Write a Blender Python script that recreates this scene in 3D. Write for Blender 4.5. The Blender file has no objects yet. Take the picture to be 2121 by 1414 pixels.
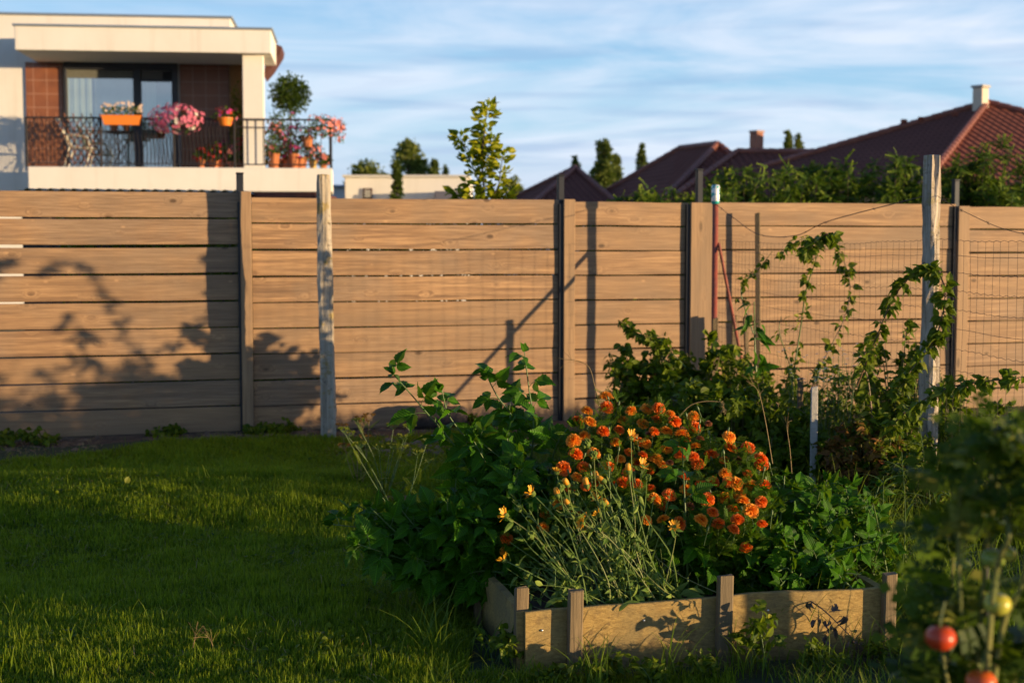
import bpy, math, random
import numpy as np
from mathutils import Vector, Matrix
rng = np.random.default_rng(11)
random.seed(7)
R = math.radians
scene = bpy.context.scene
col = scene.collection
FPX = 2121*50/36.0
PITCH = math.atan((707-496)/FPX)
CAMH = 1.5
SUN_T = 2.5                      # sun travels (-2.5, 1) in plan
SUN_EL = R(1.7)

def at(x, y, Y):
    """pixel of the 2121 x 1414 photograph -> world point at depth Y"""
    a = (x-1060.5)/FPX; b = (707-y)/FPX
    d = np.array([a, math.cos(PITCH)+b*math.sin(PITCH), -math.sin(PITCH)+b*math.cos(PITCH)])
    return np.array([0, 0, CAMH]) + d*(Y/d[1])
def gx(x, Y): return at(x, 700, Y)[0]
def nrm(v):
    v = np.asarray(v, float)
    return v/np.maximum(np.linalg.norm(v, axis=-1, keepdims=True), 1e-9)

# ------------------------------------------------------------------ mesh accumulator
class Acc:
    def __init__(s): s.V=[]; s.C=[]; s.F={3:[],4:[]}; s.M={3:[],4:[]}; s.n=0
    def add(s, V, F, C=None, mi=0):
        V = np.asarray(V, np.float32).reshape(-1, 3); F = np.asarray(F, np.int64)
        k = F.shape[1]
        s.V.append(V)
        if C is None: C = np.zeros((len(V), 3), np.float32)
        s.C.append(np.asarray(C, np.float32).reshape(-1, 3))
        s.F[k].append(F+s.n); s.M[k].append(np.full(len(F), mi, np.int32)); s.n += len(V)
    def more(s, F, mi=0, base=0):
        F = np.asarray(F, np.int64); k = F.shape[1]
        s.F[k].append(F+base); s.M[k].append(np.full(len(F), mi, np.int32))
    def build(s, name, mats, parent=None, smooth=False, loc=None):
        me = bpy.data.meshes.new(name)
        V = np.concatenate(s.V); C = np.concatenate(s.C)
        if loc is not None: V = V - np.asarray(loc, np.float32)
        L=[]; T=[]; M=[]
        for k in (4, 3):
            if s.F[k]:
                f = np.concatenate(s.F[k]); L.append(f.ravel()); T.append(np.full(len(f), k)); M.append(np.concatenate(s.M[k]))
        L = np.concatenate(L).astype(np.int32); T = np.concatenate(T); M = np.concatenate(M)
        me.vertices.add(len(V)); me.vertices.foreach_set('co', V.ravel())
        me.loops.add(len(L)); me.loops.foreach_set('vertex_index', L)
        me.polygons.add(len(T)); st = np.concatenate([[0], np.cumsum(T)[:-1]]).astype(np.int32)
        me.polygons.foreach_set('loop_start', st)
        me.polygons.foreach_set('material_index', M)
        me.polygons.foreach_set('use_smooth', np.full(len(T), smooth))
        a = me.attributes.new('lc', 'FLOAT_VECTOR', 'POINT'); a.data.foreach_set('vector', C.ravel())
        me.update(calc_edges=True)
        for m in (mats if isinstance(mats, (list, tuple)) else [mats]): me.materials.append(m)
        o = bpy.data.objects.new(name, me); col.objects.link(o)
        if parent is not None: o.parent = parent
        if loc is not None: o.location = [float(q) for q in loc]
        return o

def tag(o, label=None, cat=None, group=None, kind=None):
    if label: o['label'] = label
    if cat: o['category'] = cat
    if group: o['group'] = group
    if kind: o['kind'] = kind
    return o
def empty(name, loc=(0,0,0), rz=0):
    o = bpy.data.objects.new(name, None); col.objects.link(o)
    o.location = [float(q) for q in loc]; o.rotation_euler = (0, 0, rz); o.empty_display_size = .1
    return o
def local(root, acc, name, mats, smooth=False):
    """build an accumulator given in world coordinates as a child of an unrotated empty"""
    o = acc.build(name, mats, root, smooth, loc=root.location); o.location = (0, 0, 0)
    return o
def copy_tree(o, parent=None):
    c = o.copy(); col.objects.link(c); c.parent = parent
    for ch in list(o.children): copy_tree(ch, c)
    return c

# ------------------------------------------------------------------ shapes
BOXF4 = None
def box(acc, c, size, rz=0.0, rx=0.0, ry=0.0, bev=0.0, mi=0, col3=None, jit=0.0):
    """chamfered box centred on c"""
    h = np.array(size, float)/2; b = min(bev, h.min()*.6)
    m = np.array((Matrix.Rotation(rz,3,'Z') @ Matrix.Rotation(ry,3,'Y') @ Matrix.Rotation(rx,3,'X')))
    S = np.array([[x,y,z] for x in (-1,1) for y in (-1,1) for z in (-1,1)], float)
    c3 = (0,0,0) if col3 is None else col3
    if b <= 0:
        V = S*h
        F = [[0,1,3,2],[4,6,7,5],[0,4,5,1],[2,3,7,6],[0,2,6,4],[1,5,7,3]]
        acc.add(V@m.T+np.asarray(c), F, np.tile(c3,(8,1)), mi); return
    V=[]
    for s in S:
        for ax in range(3):
            v = s*(h-b); v[ax] = s[ax]*h[ax]; V.append(v)
    V = np.array(V)
    if jit: V = V + rng.normal(0, jit, V.shape)
    idx = lambda sx,sy,sz,ax: ((sx*4+sy*2+sz)*3+ax)
    F=[]
    for ax in range(3):
        o1,o2 = [a for a in range(3) if a!=ax]
        for sgn in (0,1):
            q=[]
            for (p,r) in ((0,0),(1,0),(1,1),(0,1)):
                t=[0,0,0]; t[ax]=sgn; t[o1]=p; t[o2]=r; q.append(idx(*t,ax))
            flip = (sgn==0) ^ (ax==1)
            F.append(q[::-1] if flip else q)
    for ax in range(3):      # edges along ax
        o1,o2 = [a for a in range(3) if a!=ax]
        for p in (0,1):
            for r in (0,1):
                t0=[0,0,0]; t0[o1]=p; t0[o2]=r; t1=list(t0); t1[ax]=1
                F.append([idx(*t0,o1),idx(*t1,o1),idx(*t1,o2),idx(*t0,o2)])
    T = [[k*3,k*3+1,k*3+2] for k in range(8)]
    base = acc.n
    acc.add(V@m.T+np.asarray(c), F, np.tile(c3,(24,1)), mi)
    acc.more(T, mi, base)

def tube(acc, P, r, n=6, mi=0, c3=(0,.5,0), cap=True):
    P = np.asarray(P, float); k = len(P)
    r = np.full(k, r) if np.isscalar(r) else np.interp(np.linspace(0,1,k), np.linspace(0,1,len(r)), r)
    T = nrm(np.gradient(P, axis=0))
    ref = np.array([0,0,1.]) if abs(T[0][2])<.9 else np.array([1.,0,0])
    N=[]; u = nrm(np.cross(T[0], ref))
    for i in range(k):
        u = nrm(u - T[i]*np.dot(u,T[i])); N.append(u)
    N = np.array(N); B = np.cross(T,N)
    a = np.linspace(0, 2*math.pi, n, endpoint=False)
    V = P[:,None]+ (N[:,None]*np.cos(a)[None,:,None]+B[:,None]*np.sin(a)[None,:,None])*r[:,None,None]
    F=[]
    for i in range(k-1):
        for j in range(n):
            F.append([i*n+j, i*n+(j+1)%n, (i+1)*n+(j+1)%n, (i+1)*n+j])
    C = np.zeros((k*n,3)); C[:,0]=c3[0]; C[:,1]=np.repeat(np.linspace(0,1,k),n); C[:,2]=c3[2]
    base=acc.n
    acc.add(V, F, C, mi)
    if cap and n>2:
        for e in (0, k-1):
            acc.more([[e*n, e*n+j, e*n+j+1] for j in range(1,n-1)], mi, base)

def spline(P, n=20):
    P = np.asarray(P, float)
    if len(P) < 3: return P[0]+(P[-1]-P[0])*np.linspace(0,1,n)[:,None]
    Q = np.vstack([2*P[0]-P[1], P, 2*P[-1]-P[-2]]); out=[]
    m = len(P)-1
    for t in np.linspace(0, m, n):
        i = min(int(t), m-1); f = t-i
        a,b,c,d = Q[i],Q[i+1],Q[i+2],Q[i+3]
        out.append(.5*((2*b)+(-a+c)*f+(2*a-5*b+4*c-d)*f*f+(-a+3*b-3*c+d)*f**3))
    return np.array(out)

def lathe(acc, prof, c=(0,0,0), n=20, mi=0, rot=None, c3=(0,0,0)):
    prof = np.asarray(prof, float); k=len(prof); a=np.linspace(0,2*math.pi,n,endpoint=False)
    V = np.stack([prof[:,0,None]*np.cos(a), prof[:,0,None]*np.sin(a), np.repeat(prof[:,1,None],n,1)],-1).reshape(-1,3)
    if rot is not None: V = V@np.array(rot).T
    F=[[i*n+j,i*n+(j+1)%n,(i+1)*n+(j+1)%n,(i+1)*n+j] for i in range(k-1) for j in range(n)]
    C=np.zeros((k*n,3)); C[:,0]=c3[0]; C[:,1]=np.repeat(np.linspace(0,1,k),n); C[:,2]=c3[2]
    acc.add(V+np.asarray(c), F, C, mi)

# ------------------------------------------------------------------ leaves
def leaf_template(rows=5, width=.5, fold=.18, droop=.25, serr=0.0, peak=.42, tip=1.0, curl=0.0):
    """unit leaf along +Y, width across X, normal +Z"""
    v = np.linspace(0,1,rows); 
    w = np.where(v<peak, np.sin(v/peak*math.pi/2)**.7, np.cos((v-peak)/(1-peak)*math.pi/2)**tip)*width/2
    w = np.maximum(w, .004)
    if serr: w = w*(1+serr*np.where(np.arange(rows)%2==0, -1, 1))
    V=[];C=[]
    for i in range(rows):
        z0 = -droop*v[i]**2
        for s in (-1,0,1):
            V.append([s*w[i]*(1-abs(fold)*.3), v[i]*(1-droop*.25*v[i]) + (0.02 if s==0 and serr else 0), z0+(abs(s)*w[i]*fold*2) + curl*math.sin(v[i]*9+s)*.03*abs(s)])
            C.append([.5+s*w[i]/width, v[i], 0])
    F=[]
    for i in range(rows-1):
        for j in (0,1):
            a=i*3+j; F.append([a,a+1,a+4,a+3])
    return np.array(V), np.array(F), np.array(C)

T_RASP = leaf_template(13, .62, .18, .28, .09, .34, 1.25, 1)
T_SIMP = leaf_template(5, .55, .2, .3)
T_NARR = leaf_template(5, .24, .2, .45)
T_LANC = leaf_template(6, .34, .15, .35, 0, .35)
T_ROUND = leaf_template(6, .8, .12, .2, 0, .5, .6)
def quad_template(w=.5):
    V=np.array([[0,0,0],[w/2,.45,.05],[0,1,-.08],[-w/2,.45,.05]]); return V, np.array([[0,1,2,3]]), np.array([[.5,0,0],[1,.5,0],[.5,1,0],[0,.5,0]])
T_Q = quad_template(.5); T_QN = quad_template(.16); T_QW = quad_template(.75)

def spray_template(n=13, ln=.3):
    """feathery juniper spray"""
    V=[];F=[];C=[]
    for i in range(n):
        t=.08+.9*i/n; 
        for s in (-1,1):
            a = R(38+12*math.sin(i*1.7)); L=ln*(1-.55*t)*(1+.2*math.sin(i*2.3+s)); w=.035
            b=np.array([0,t,-.15*t*t]); d=np.array([s*math.sin(a),math.cos(a),.25*math.sin(i*3.1+s)]); p=np.array([math.cos(a),-s*math.sin(a),0])*w
            k=len(V); V+= [b-p*.4, b+p*.4, b+d*L*.6+p*.8, b+d*L, b+d*L*.6-p*.8]
            F.append([k,k+1,k+2,k+4]); F.append([k+4,k+2,k+3,k+3])
            C+=[[.5,t,0]]*3+[[.5,min(1,t+.2),0]]*2
    F4=[f for f in F if len(set(f))==4]; 
    # turn tip triangles into slim quads by dropping them
    return np.array(V), np.array(F4), np.array(C)
T_SPRAY = spray_template()

def pinnate_template(n=6, ln=.32, w=.09):
    """marigold / fine pinnate leaf"""
    V=[];F=[];C=[]
    for i in range(n+1):
        t=.15+.8*i/n
        for s in ((-1,1) if i<n else (0,)):
            a=R(50)*s; L=ln*(1-.3*t); b=np.array([0,t,-.25*t*t]); d=np.array([math.sin(a),math.cos(a),-.15]); p=np.array([d[1],-d[0],0])*w*.5
            k=len(V); V+=[b, b+d*L*.5+p, b+d*L, b+d*L*.5-p]; F.append([k,k+1,k+2,k+3]); C+=[[.5,.2,0],[.8,.6,0],[.5,1,0],[.2,.6,0]]
    k=len(V); V+=[[-.012,0,0],[.012,0,0],[.006,1,-.22],[-.006,1,-.22]]; F.append([k,k+1,k+2,k+3]); C+=[[.5,.1,0]]*4
    return np.array(V),np.array(F),np.array(C)
T_PIN = pinnate_template()
T_FERN = pinnate_template(9,.26,.05)

class Leaves:
    """collects leaves, then instances a template over them into an Acc"""
    def __init__(s): s.P=[];s.D=[];s.U=[];s.S=[];s.R=[]
    def add(s, p, d, u, size, rnd=None):
        s.P.append(p); s.D.append(d); s.U.append(u); s.S.append(size); s.R.append(random.random() if rnd is None else rnd)
    def addn(s, P, D, U, S, Rn=None):
        n=len(P); s.P+=list(P); s.D+=list(D); s.U+=list(U); s.S+=list(np.broadcast_to(S,(n,))); s.R+=list(rng.random(n) if Rn is None else Rn)
    def flush(s, acc, tpl, mi=0):
        if not s.P: return
        V,F,C = tpl
        P=np.array(s.P,float); D=nrm(s.D); U=np.array(s.U,float); S=np.array(s.S,float); Rn=np.array(s.R)
        X=nrm(np.cross(D,U)); Z=np.cross(X,D)
        M=np.stack([X,D,Z],-1)*S[:,None,None]
        W=np.einsum('nij,vj->nvi',M,V)+P[:,None]
        n,k=len(P),len(V)
        FF=(F[None]+(np.arange(n)*k)[:,None,None]).reshape(-1,F.shape[1])
        CC=np.tile(C,(n,1,1)); CC[:,:,2]=Rn[:,None]
        acc.add(W.reshape(-1,3), FF, CC.reshape(-1,3), mi)

def blades(acc, P, H, W, az, bend, rnd, rows=4, mi=0, bendaz=None):
    """grass blades as tapering curved strips"""
    P=np.asarray(P,float); N=len(P); t=np.linspace(0,1,rows)
    ba = az+math.pi/2 if bendaz is None else bendaz
    side=np.stack([np.cos(az),np.sin(az),np.zeros(N)],-1)
    bd=np.stack([np.cos(ba),np.sin(ba),np.zeros(N)],-1)
    H=np.broadcast_to(H,(N,)); W=np.broadcast_to(W,(N,)); bend=np.broadcast_to(bend,(N,))
    z=(t[None]-.35*np.minimum(bend,1.4)[:,None]*t[None]**3)*H[:,None]
    off=(bend[:,None]*t[None]**2)*H[:,None]
    c=P[:,None]+bd[:,None]*off[...,None]; c[...,2]+=z
    w=(W[:,None]/2)*np.interp(t,[0,.35,.8,1],[.7,1,.55,.06])[None]
    V=np.stack([c-side[:,None]*w[...,None], c+side[:,None]*w[...,None]],2)  # N,rows,2,3
    F=[]
    for i in range(rows-1): F.append([i*2,i*2+1,i*2+3,i*2+2])
    F=np.array(F); FF=(F[None]+(np.arange(N)*rows*2)[:,None,None]).reshape(-1,4)
    C=np.zeros((N,rows,2,3)); C[...,0]=np.array([0,1.]); C[...,1]=t[None,:,None]; C[...,2]=np.asarray(rnd)[:,None,None]
    acc.add(V.reshape(-1,3),FF,C.reshape(-1,3),mi)

# ------------------------------------------------------------------ materials
class NT:
    def __init__(s, name):
        s.m=bpy.data.materials.new(name); s.m.use_nodes=True; s.t=s.m.node_tree; s.t.nodes.clear()
    def n(s, typ, **kw):
        nd=s.t.nodes.new(typ)
        for k,v in kw.items():
            if k.startswith('_'): setattr(nd,k[1:],v)
            else:
                key=k.replace('__',' ')
                sock=nd.inputs[int(key[1:])] if key[0]=='i' and key[1:].isdigit() else nd.inputs[key]
                if isinstance(v, bpy.types.NodeSocket): s.t.links.new(v, sock)
                else: sock.default_value=v
        return nd
    def ramp(s, fac, stops, interp='LINEAR'):
        nd=s.t.nodes.new('ShaderNodeValToRGB'); s.t.links.new(fac, nd.inputs[0]); cr=nd.color_ramp; cr.interpolation=interp
        while len(cr.elements)<len(stops): cr.elements.new(.5)
        for e,(p,c) in zip(cr.elements, stops): e.position=p; e.color=(*c,1) if len(c)==3 else c
        return nd.outputs[0]
    def math(s, op, a, b=None, c=None, clamp=False):
        nd=s.t.nodes.new('ShaderNodeMath'); nd.operation=op; nd.use_clamp=clamp
        for i,v in enumerate((a,b,c)):
            if v is None: continue
            if isinstance(v, bpy.types.NodeSocket): s.t.links.new(v, nd.inputs[i])
            else: nd.inputs[i].default_value=v
        return nd.outputs[0]
    def mix(s, f, a, b, typ='MIX'):
        nd=s.t.nodes.new('ShaderNodeMix'); nd.data_type='RGBA'; nd.blend_type=typ
        for sk,v in ((nd.inputs[0],f),(nd.inputs[6],a),(nd.inputs[7],b)):
            if isinstance(v, bpy.types.NodeSocket): s.t.links.new(v, sk)
            else: sk.default_value=(*v,1) if isinstance(v,(tuple,list)) and len(v)==3 else v
        return nd.outputs[2]
    def out(s, sh):
        o=s.t.nodes.new('ShaderNodeOutputMaterial'); s.t.links.new(sh, o.inputs[0]); return s.m
    def coord(s, what='Object'):
        return s.n('ShaderNodeTexCoord').outputs[what]
    def mapping(s, v, scale=(1,1,1), loc=(0,0,0), rot=(0,0,0)):
        return s.n('ShaderNodeMapping', Vector=v, Scale=scale, Location=loc, Rotation=rot).outputs[0]
    def noise(s, v, scale, detail=4, rough=.55, dist=0):
        return s.n('ShaderNodeTexNoise', Vector=v, Scale=scale, Detail=detail, Roughness=rough, Distortion=dist).outputs[0]
    def bump(s, h, strength=.3, dist=.01):
        return s.n('ShaderNodeBump', Height=h, Strength=strength, Distance=dist).outputs[0]
    def lc(s):
        a=s.n('ShaderNodeAttribute', _attribute_name='lc'); return s.n('ShaderNodeSeparateXYZ', Vector=a.outputs['Vector']).outputs

def mat_leaf(name, dark, light, tip=None, vein=0.0, trans=.34, rough=.45, spot=None):
    """leaf: colour varies from leaf to leaf, veins, translucent"""
    t=NT(name); l=t.lc(); c=t.mix(l[2], dark, light)
    if tip is not None:
        f=t.math('POWER', l[1], 2.0); c=t.mix(f, c, tip)
    nz=t.noise(t.coord('Object'), 60, 2); c=t.mix(t.math('MULTIPLY',nz,.5), c, tuple(q*.45 for q in dark))
    if spot is not None:
        s2=t.noise(t.coord('Object'), 9, 3); f=t.ramp(s2,[(.58,(0,0,0)),(.68,(1,1,1))]); c=t.mix(t.math('MULTIPLY',f,.8), c, spot)
    nrmk={}
    if vein:
        # chevron side veins
        ax=t.math('ABSOLUTE', t.math('SUBTRACT', l[0], .5))
        ph=t.math('SINE', t.math('MULTIPLY', t.math('SUBTRACT', l[1], t.math('MULTIPLY',ax,.55)), 62))
        b=t.bump(ph, vein, .0016); nrmk['Normal']=b
        f=t.ramp(ph,[(0,(0,0,0)),(.12,(1,1,1))]); c=t.mix(f, tuple(q*.7 for q in light), c)
        mid=t.math('LESS_THAN', ax, .03); c=t.mix(t.math('MULTIPLY',mid,.5), c, tuple(min(1,q*1.7) for q in light))
    p=t.n('ShaderNodeBsdfPrincipled', **{'Base Color':c,'Roughness':rough}, **nrmk)
    p.inputs['Specular IOR Level'].default_value=.18
    tc=t.mix(.5, c, (.26,.42,.012)); tr=t.n('ShaderNodeBsdfTranslucent', Color=tc)
    return t.out(t.n('ShaderNodeMixShader', i0=trans, i1=p.outputs[0], i2=tr.outputs[0]).outputs[0])

def mat_plain(name, c, rough=.6, metal=0, noise=.0, nscale=8, c2=None, bump=0, bscale=60, detail=5):
    t=NT(name); o=t.coord('Object'); cc=c
    if noise or c2:
        nz=t.noise(o,nscale,detail); cc=t.mix(t.ramp(nz,[(.3,(0,0,0)),(.7,(1,1,1))]), c, c2 or tuple(q*(1-noise) for q in c))
    kw={'Base Color':cc if isinstance(cc,bpy.types.NodeSocket) else (*c,1),'Roughness':rough,'Metallic':metal}
    if bump: kw['Normal']=t.bump(t.noise(o,bscale,detail),bump,.01)
    return t.out(t.n('ShaderNodeBsdfPrincipled', **kw).outputs[0])

def mat_wood(name, c_a, c_b, c_grey, grain_axis='X', knots=True, scale=1.0, greyamt=.5, bumpk=.35, rough=.75, moss=None):
    """sawn timber, grain along an object axis; each piece reads its own offset from lc.z"""
    t=NT(name); l=t.lc(); o=t.coord('Object')
    off=t.n('ShaderNodeCombineXYZ', X=t.math('MULTIPLY',l[2],37.0), Y=t.math('MULTIPLY',l[2],91.0), Z=t.math('MULTIPLY',l[2],53.0)).outputs[0]
    v=t.n('ShaderNodeVectorMath', _operation='ADD', i0=o, i1=off).outputs[0]
    lo,hi=1.2*scale,26*scale
    sc={'X':(lo,hi,hi),'Y':(hi,lo,hi),'Z':(hi,hi,lo)}[grain_axis]
    ksc={'X':(3.6*scale,9*scale,6.5*scale),'Z':(7*scale,9*scale,2.2*scale),'Y':(9*scale,2.2*scale,7*scale)}[grain_axis]
    dist=0.0
    if knots:
        kv=t.n('ShaderNodeTexVoronoi', Vector=t.mapping(v,ksc), Scale=1.0, Randomness=1.0); kd=kv.outputs['Distance']
        kf=t.math('MULTIPLY',t.ramp(kd,[(0,(1,1,1)),(.07,(.9,.9,.9)),(.13,(0,0,0))]),t.ramp(kv.outputs['Color'],[(.40,(0,0,0)),(.45,(1,1,1))]))
        ring=t.math('MULTIPLY', t.ramp(kd,[(0,(1,1,1)),(.28,(0,0,0))]), .07)
        v2=t.n('ShaderNodeVectorMath', _operation='ADD', i0=v, i1=t.n('ShaderNodeCombineXYZ',X=ring,Y=ring,Z=ring).outputs[0]).outputs[0]
    else: v2=v
    g=t.noise(t.mapping(v2,sc), 1.0, 6, .62, .4)
    g2=t.noise(t.mapping(v2,tuple(q*3.2 for q in sc)), 1.0, 4, .6)
    big=t.noise(t.mapping(v,(1.1,1.1,1.1)), 1.3, 4, .6)
    c=t.mix(t.ramp(g,[(.36,(0,0,0)),(.62,(1,1,1))]), c_a, c_b)
    gf=t.math('MULTIPLY', t.ramp(big,[(.42,(0,0,0)),(.62,(1,1,1))]), greyamt)
    c=t.mix(gf, c, c_grey)
    c=t.mix(t.math('MULTIPLY', t.ramp(g2,[(.42,(1,1,1)),(.60,(0,0,0))]), .42), c, tuple(q*.5 for q in c_a))
    c=t.mix(t.math('MULTIPLY', l[2], .6), c, tuple(q*.62 for q in c_b))
    st=t.noise(t.mapping(v,tuple(q*(.5 if q<3 else .16) for q in sc)),1.0,3,.6); c=t.mix(t.math('MULTIPLY',t.ramp(st,[(.5,(0,0,0)),(.66,(1,1,1))]),.35),c,tuple(q*.55 for q in c_grey))
    if knots: 
        c=t.mix(t.math('MULTIPLY',kf,.9), c, tuple(q*.30 for q in c_a))
        kv3=t.n('ShaderNodeTexVoronoi', Vector=t.mapping(v,tuple(q*1.3 for q in ksc),loc=(3.1,1.7,.4)), Scale=1.0, Randomness=1.0); kp=t.math('MULTIPLY',t.ramp(kv3.outputs['Distance'],[(0,(1,1,1)),(.06,(.8,.8,.8)),(.11,(0,0,0))]),t.ramp(kv3.outputs['Color'],[(.62,(0,0,0)),(.66,(1,1,1))])); c=t.mix(t.math('MULTIPLY',kp,.28),c,tuple(min(1,q*1.7) for q in c_b))
    if moss:
        mz=t.noise(v,14,4); c=t.mix(t.ramp(mz,[(.56,(0,0,0)),(.66,(1,1,1))]), c, moss)
    h=t.math('ADD', t.math('MULTIPLY',g,.6), t.math('MULTIPLY',g2,.4))
    return t.out(t.n('ShaderNodeBsdfPrincipled', **{'Base Color':c,'Roughness':rough,'Normal':t.bump(h,bumpk,.01)}).outputs[0])

# ------------------------------------------------------------------ world, sun, camera
def make_world():
    w=bpy.data.worlds.new('World'); scene.world=w; w.use_nodes=True
    t=NT.__new__(NT); t.t=w.node_tree; t.t.nodes.clear()
    sky=t.n('ShaderNodeTexSky', _sky_type='NISHITA', _sun_disc=False, _sun_elevation=SUN_EL, _altitude=150, _air_density=1.0, _dust_density=.3, _ozone_density=2.0)
    sky.sun_rotation=math.atan2(SUN_T,-1.0)
    g=t.n('ShaderNodeTexCoord').outputs['Generated']
    s=t.n('ShaderNodeSeparateXYZ', Vector=g).outputs
    # open blue of the evening sky, by height
    el=t.math('MAXIMUM', s[2], 0.0)
    base=t.ramp(el,[(0,(.30,.50,.72)),(.035,(.26,.48,.80)),(.075,(.30,.56,.84)),(.16,(.24,.47,.78)),(.25,(.10,.25,.56)),(.4,(.05,.14,.36)),(1,(.02,.06,.20))])
    c=t.mix(.25, base, t.n('ShaderNodeVectorMath', _operation='SCALE', i0=sky.outputs[0], Scale=.5).outputs[0])
    # streaked high cloud
    cv=t.mapping(g,(2.4,2.4,14),rot=(0,R(-3.5),0),loc=(.3,.1,.55))
    n1=t.noise(cv,1.5,8,.56,1.1)
    cv2=t.mapping(g,(7,7,34),rot=(0,R(-2),0),loc=(2.1,.4,0.2)); n2=t.noise(cv2,1.5,4,.5,.8)
    n=t.math('ADD', t.math('MULTIPLY',n1,.8), t.math('MULTIPLY',n2,.2))
    hb=t.ramp(el,[(0,(.15,.15,.15)),(.03,(.45,.45,.45)),(.055,(1,1,1)),(.13,(1,1,1)),(.3,(.25,.25,.25)),(.6,(.08,.08,.08))])
    f=t.math('MULTIPLY', t.ramp(n,[(.36,(0,0,0)),(.58,(.95,.95,.95))]), hb)
    gx_=t.ramp(t.math('ADD',t.math('MULTIPLY',s[0],1.6),.5),[(.0,(.35,.35,.35)),(.35,(.8,.8,.8)),(1,(1,1,1))])
    f=t.math('MULTIPLY', f, gx_)
    c=t.mix(t.math('MULTIPLY',f,.95), c, (.67,.73,.84))
    n3=t.noise(t.mapping(g,(4,4,60),rot=(0,R(-2),0),loc=(7,3,1)),1.5,5,.5,.4)
    f3=t.math('MULTIPLY', t.ramp(n3,[(.5,(0,0,0)),(.66,(1,1,1))]), t.ramp(el,[(.03,(0,0,0)),(.06,(1,1,1)),(.14,(.6,.6,.6)),(.2,(0,0,0))]))
    c=t.mix(t.math('MULTIPLY',f3,.45), c, (.25,.38,.60))
    bg=t.n('ShaderNodeBackground', Color=c, Strength=SKY)
    o=t.t.nodes.new('ShaderNodeOutputWorld'); t.t.links.new(bg.outputs[0], o.inputs[0])
SKY=.78
make_world()
sd=bpy.data.lights.new('sun','SUN'); sd.energy=5.0; sd.angle=R(.55); sd.color=(1,.72,.40)
sun=bpy.data.objects.new('sun',sd); col.objects.link(sun)
dv=Vector((-SUN_T,1,-math.tan(SUN_EL)*math.hypot(SUN_T,1))).normalized()
sun.rotation_euler=dv.to_track_quat('-Z','Y').to_euler(); sun.location=(30,-15,12)
cam=bpy.data.cameras.new('camera'); cam.lens=50; cam.sensor_width=36; cam.clip_end=2000; cam.clip_start=.1
cam.dof.use_dof=True; cam.dof.focus_distance=5.6; cam.dof.aperture_fstop=3.6
co=bpy.data.objects.new('camera',cam); col.objects.link(co); co.location=(0,0,CAMH); co.rotation_euler=(math.pi/2-PITCH,0,0); scene.camera=co
scene.view_settings.view_transform='Standard'; scene.view_settings.look='None'; scene.view_settings.exposure=.68; scene.view_settings.gamma=1
scene.cycles.max_bounces=6; scene.cycles.diffuse_bounces=3; scene.cycles.transmission_bounces=4; scene.cycles.transparent_max_bounces=6
scene.cycles.use_denoising=True
# ================================================================== materials used by several things
M_grass=mat_leaf('grass_blade',(.016,.065,.004),(.15,.29,.010),tip=(.44,.52,.02),trans=.46,rough=.5)
M_tall=mat_leaf('tall_grass_blade',(.03,.10,.006),(.18,.27,.015),tip=(.27,.31,.03),trans=.3,rough=.5)
M_straw=mat_leaf('dry_straw',(.30,.20,.09),(.45,.33,.16),trans=.15,rough=.7)
M_rasp=mat_leaf('raspberry_leaf',(.012,.065,.003),(.075,.22,.006),vein=.6,trans=.26,rough=.42)
M_weed=mat_leaf('weed_leaf',(.025,.07,.003),(.19,.24,.008),trans=.3,rough=.5)
M_bramble=mat_leaf('bramble_leaf',(.014,.045,.004),(.16,.22,.008),vein=.3,trans=.28,rough=.45)
M_yellowleaf=mat_leaf('yellowing_leaf',(.14,.19,.02),(.36,.34,.04),trans=.35,rough=.5)
M_brownleaf=mat_leaf('russet_leaf',(.12,.04,.015),(.32,.16,.03),trans=.25,rough=.6)
M_deadleaf=mat_leaf('withered_leaf',(.10,.07,.07),(.24,.17,.14),trans=.1,rough=.8)
M_mgleaf=mat_leaf('marigold_leaf',(.025,.08,.004),(.15,.25,.010),trans=.28,rough=.5)
M_calleaf=mat_leaf('calendula_leaf',(.09,.17,.025),(.27,.35,.07),trans=.22,rough=.6)
M_stem=mat_plain('green_stem',(.10,.17,.04),.55,noise=.3,nscale=20)
M_cane=mat_plain('bramble_cane',(.16,.11,.045),.6,c2=(.10,.13,.03),nscale=9)
M_redcane=mat_plain('red_bramble_cane',(.17,.06,.035),.55,c2=(.14,.12,.04),nscale=9)
def mat_vstem(name,a,b,c):
    t=NT(name); l=t.lc(); k=t.ramp(l[2],[(0,a),(.62,b),(1,c)]); k=t.mix(t.noise(t.coord('Object'),25,3),k,tuple(q*.5 for q in a)); return t.out(t.n('ShaderNodeBsdfPrincipled', **{'Base Color':k,'Roughness':.6}).outputs[0])
M_calstem=mat_vstem('calendula_stem',(.12,.22,.035),(.28,.38,.08),(.42,.37,.14))
M_bark=mat_plain('bark',(.12,.085,.06),.9,noise=.5,nscale=14,bump=.5,bscale=30)

def petal(name, inner, outer, rough=.55, trans=.2):
    t=NT(name); l=t.lc(); c=t.mix(t.math('POWER',l[1],1.4), inner, outer); c=t.mix(t.math('MULTIPLY',l[2],.5), c, inner)
    p=t.n('ShaderNodeBsdfPrincipled', **{'Base Color':c,'Roughness':rough}); tr=t.n('ShaderNodeBsdfTranslucent', Color=c)
    return t.out(t.n('ShaderNodeMixShader', i0=trans, i1=p.outputs[0], i2=tr.outputs[0]).outputs[0])
M_mgpetal=petal('marigold_petal',(.80,.065,.003),(1.0,.27,.010),trans=.35)
M_mgpetal2=petal('marigold_petal_light',(.92,.19,.008),(1.0,.48,.03),trans=.35)
M_calpetal=petal('calendula_petal',(.80,.32,.01),(.90,.52,.03))
M_pink=petal('pink_petal',(.60,.10,.20),(.85,.32,.42))
M_salmon=petal('salmon_petal',(.75,.20,.16),(.90,.42,.35))
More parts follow.
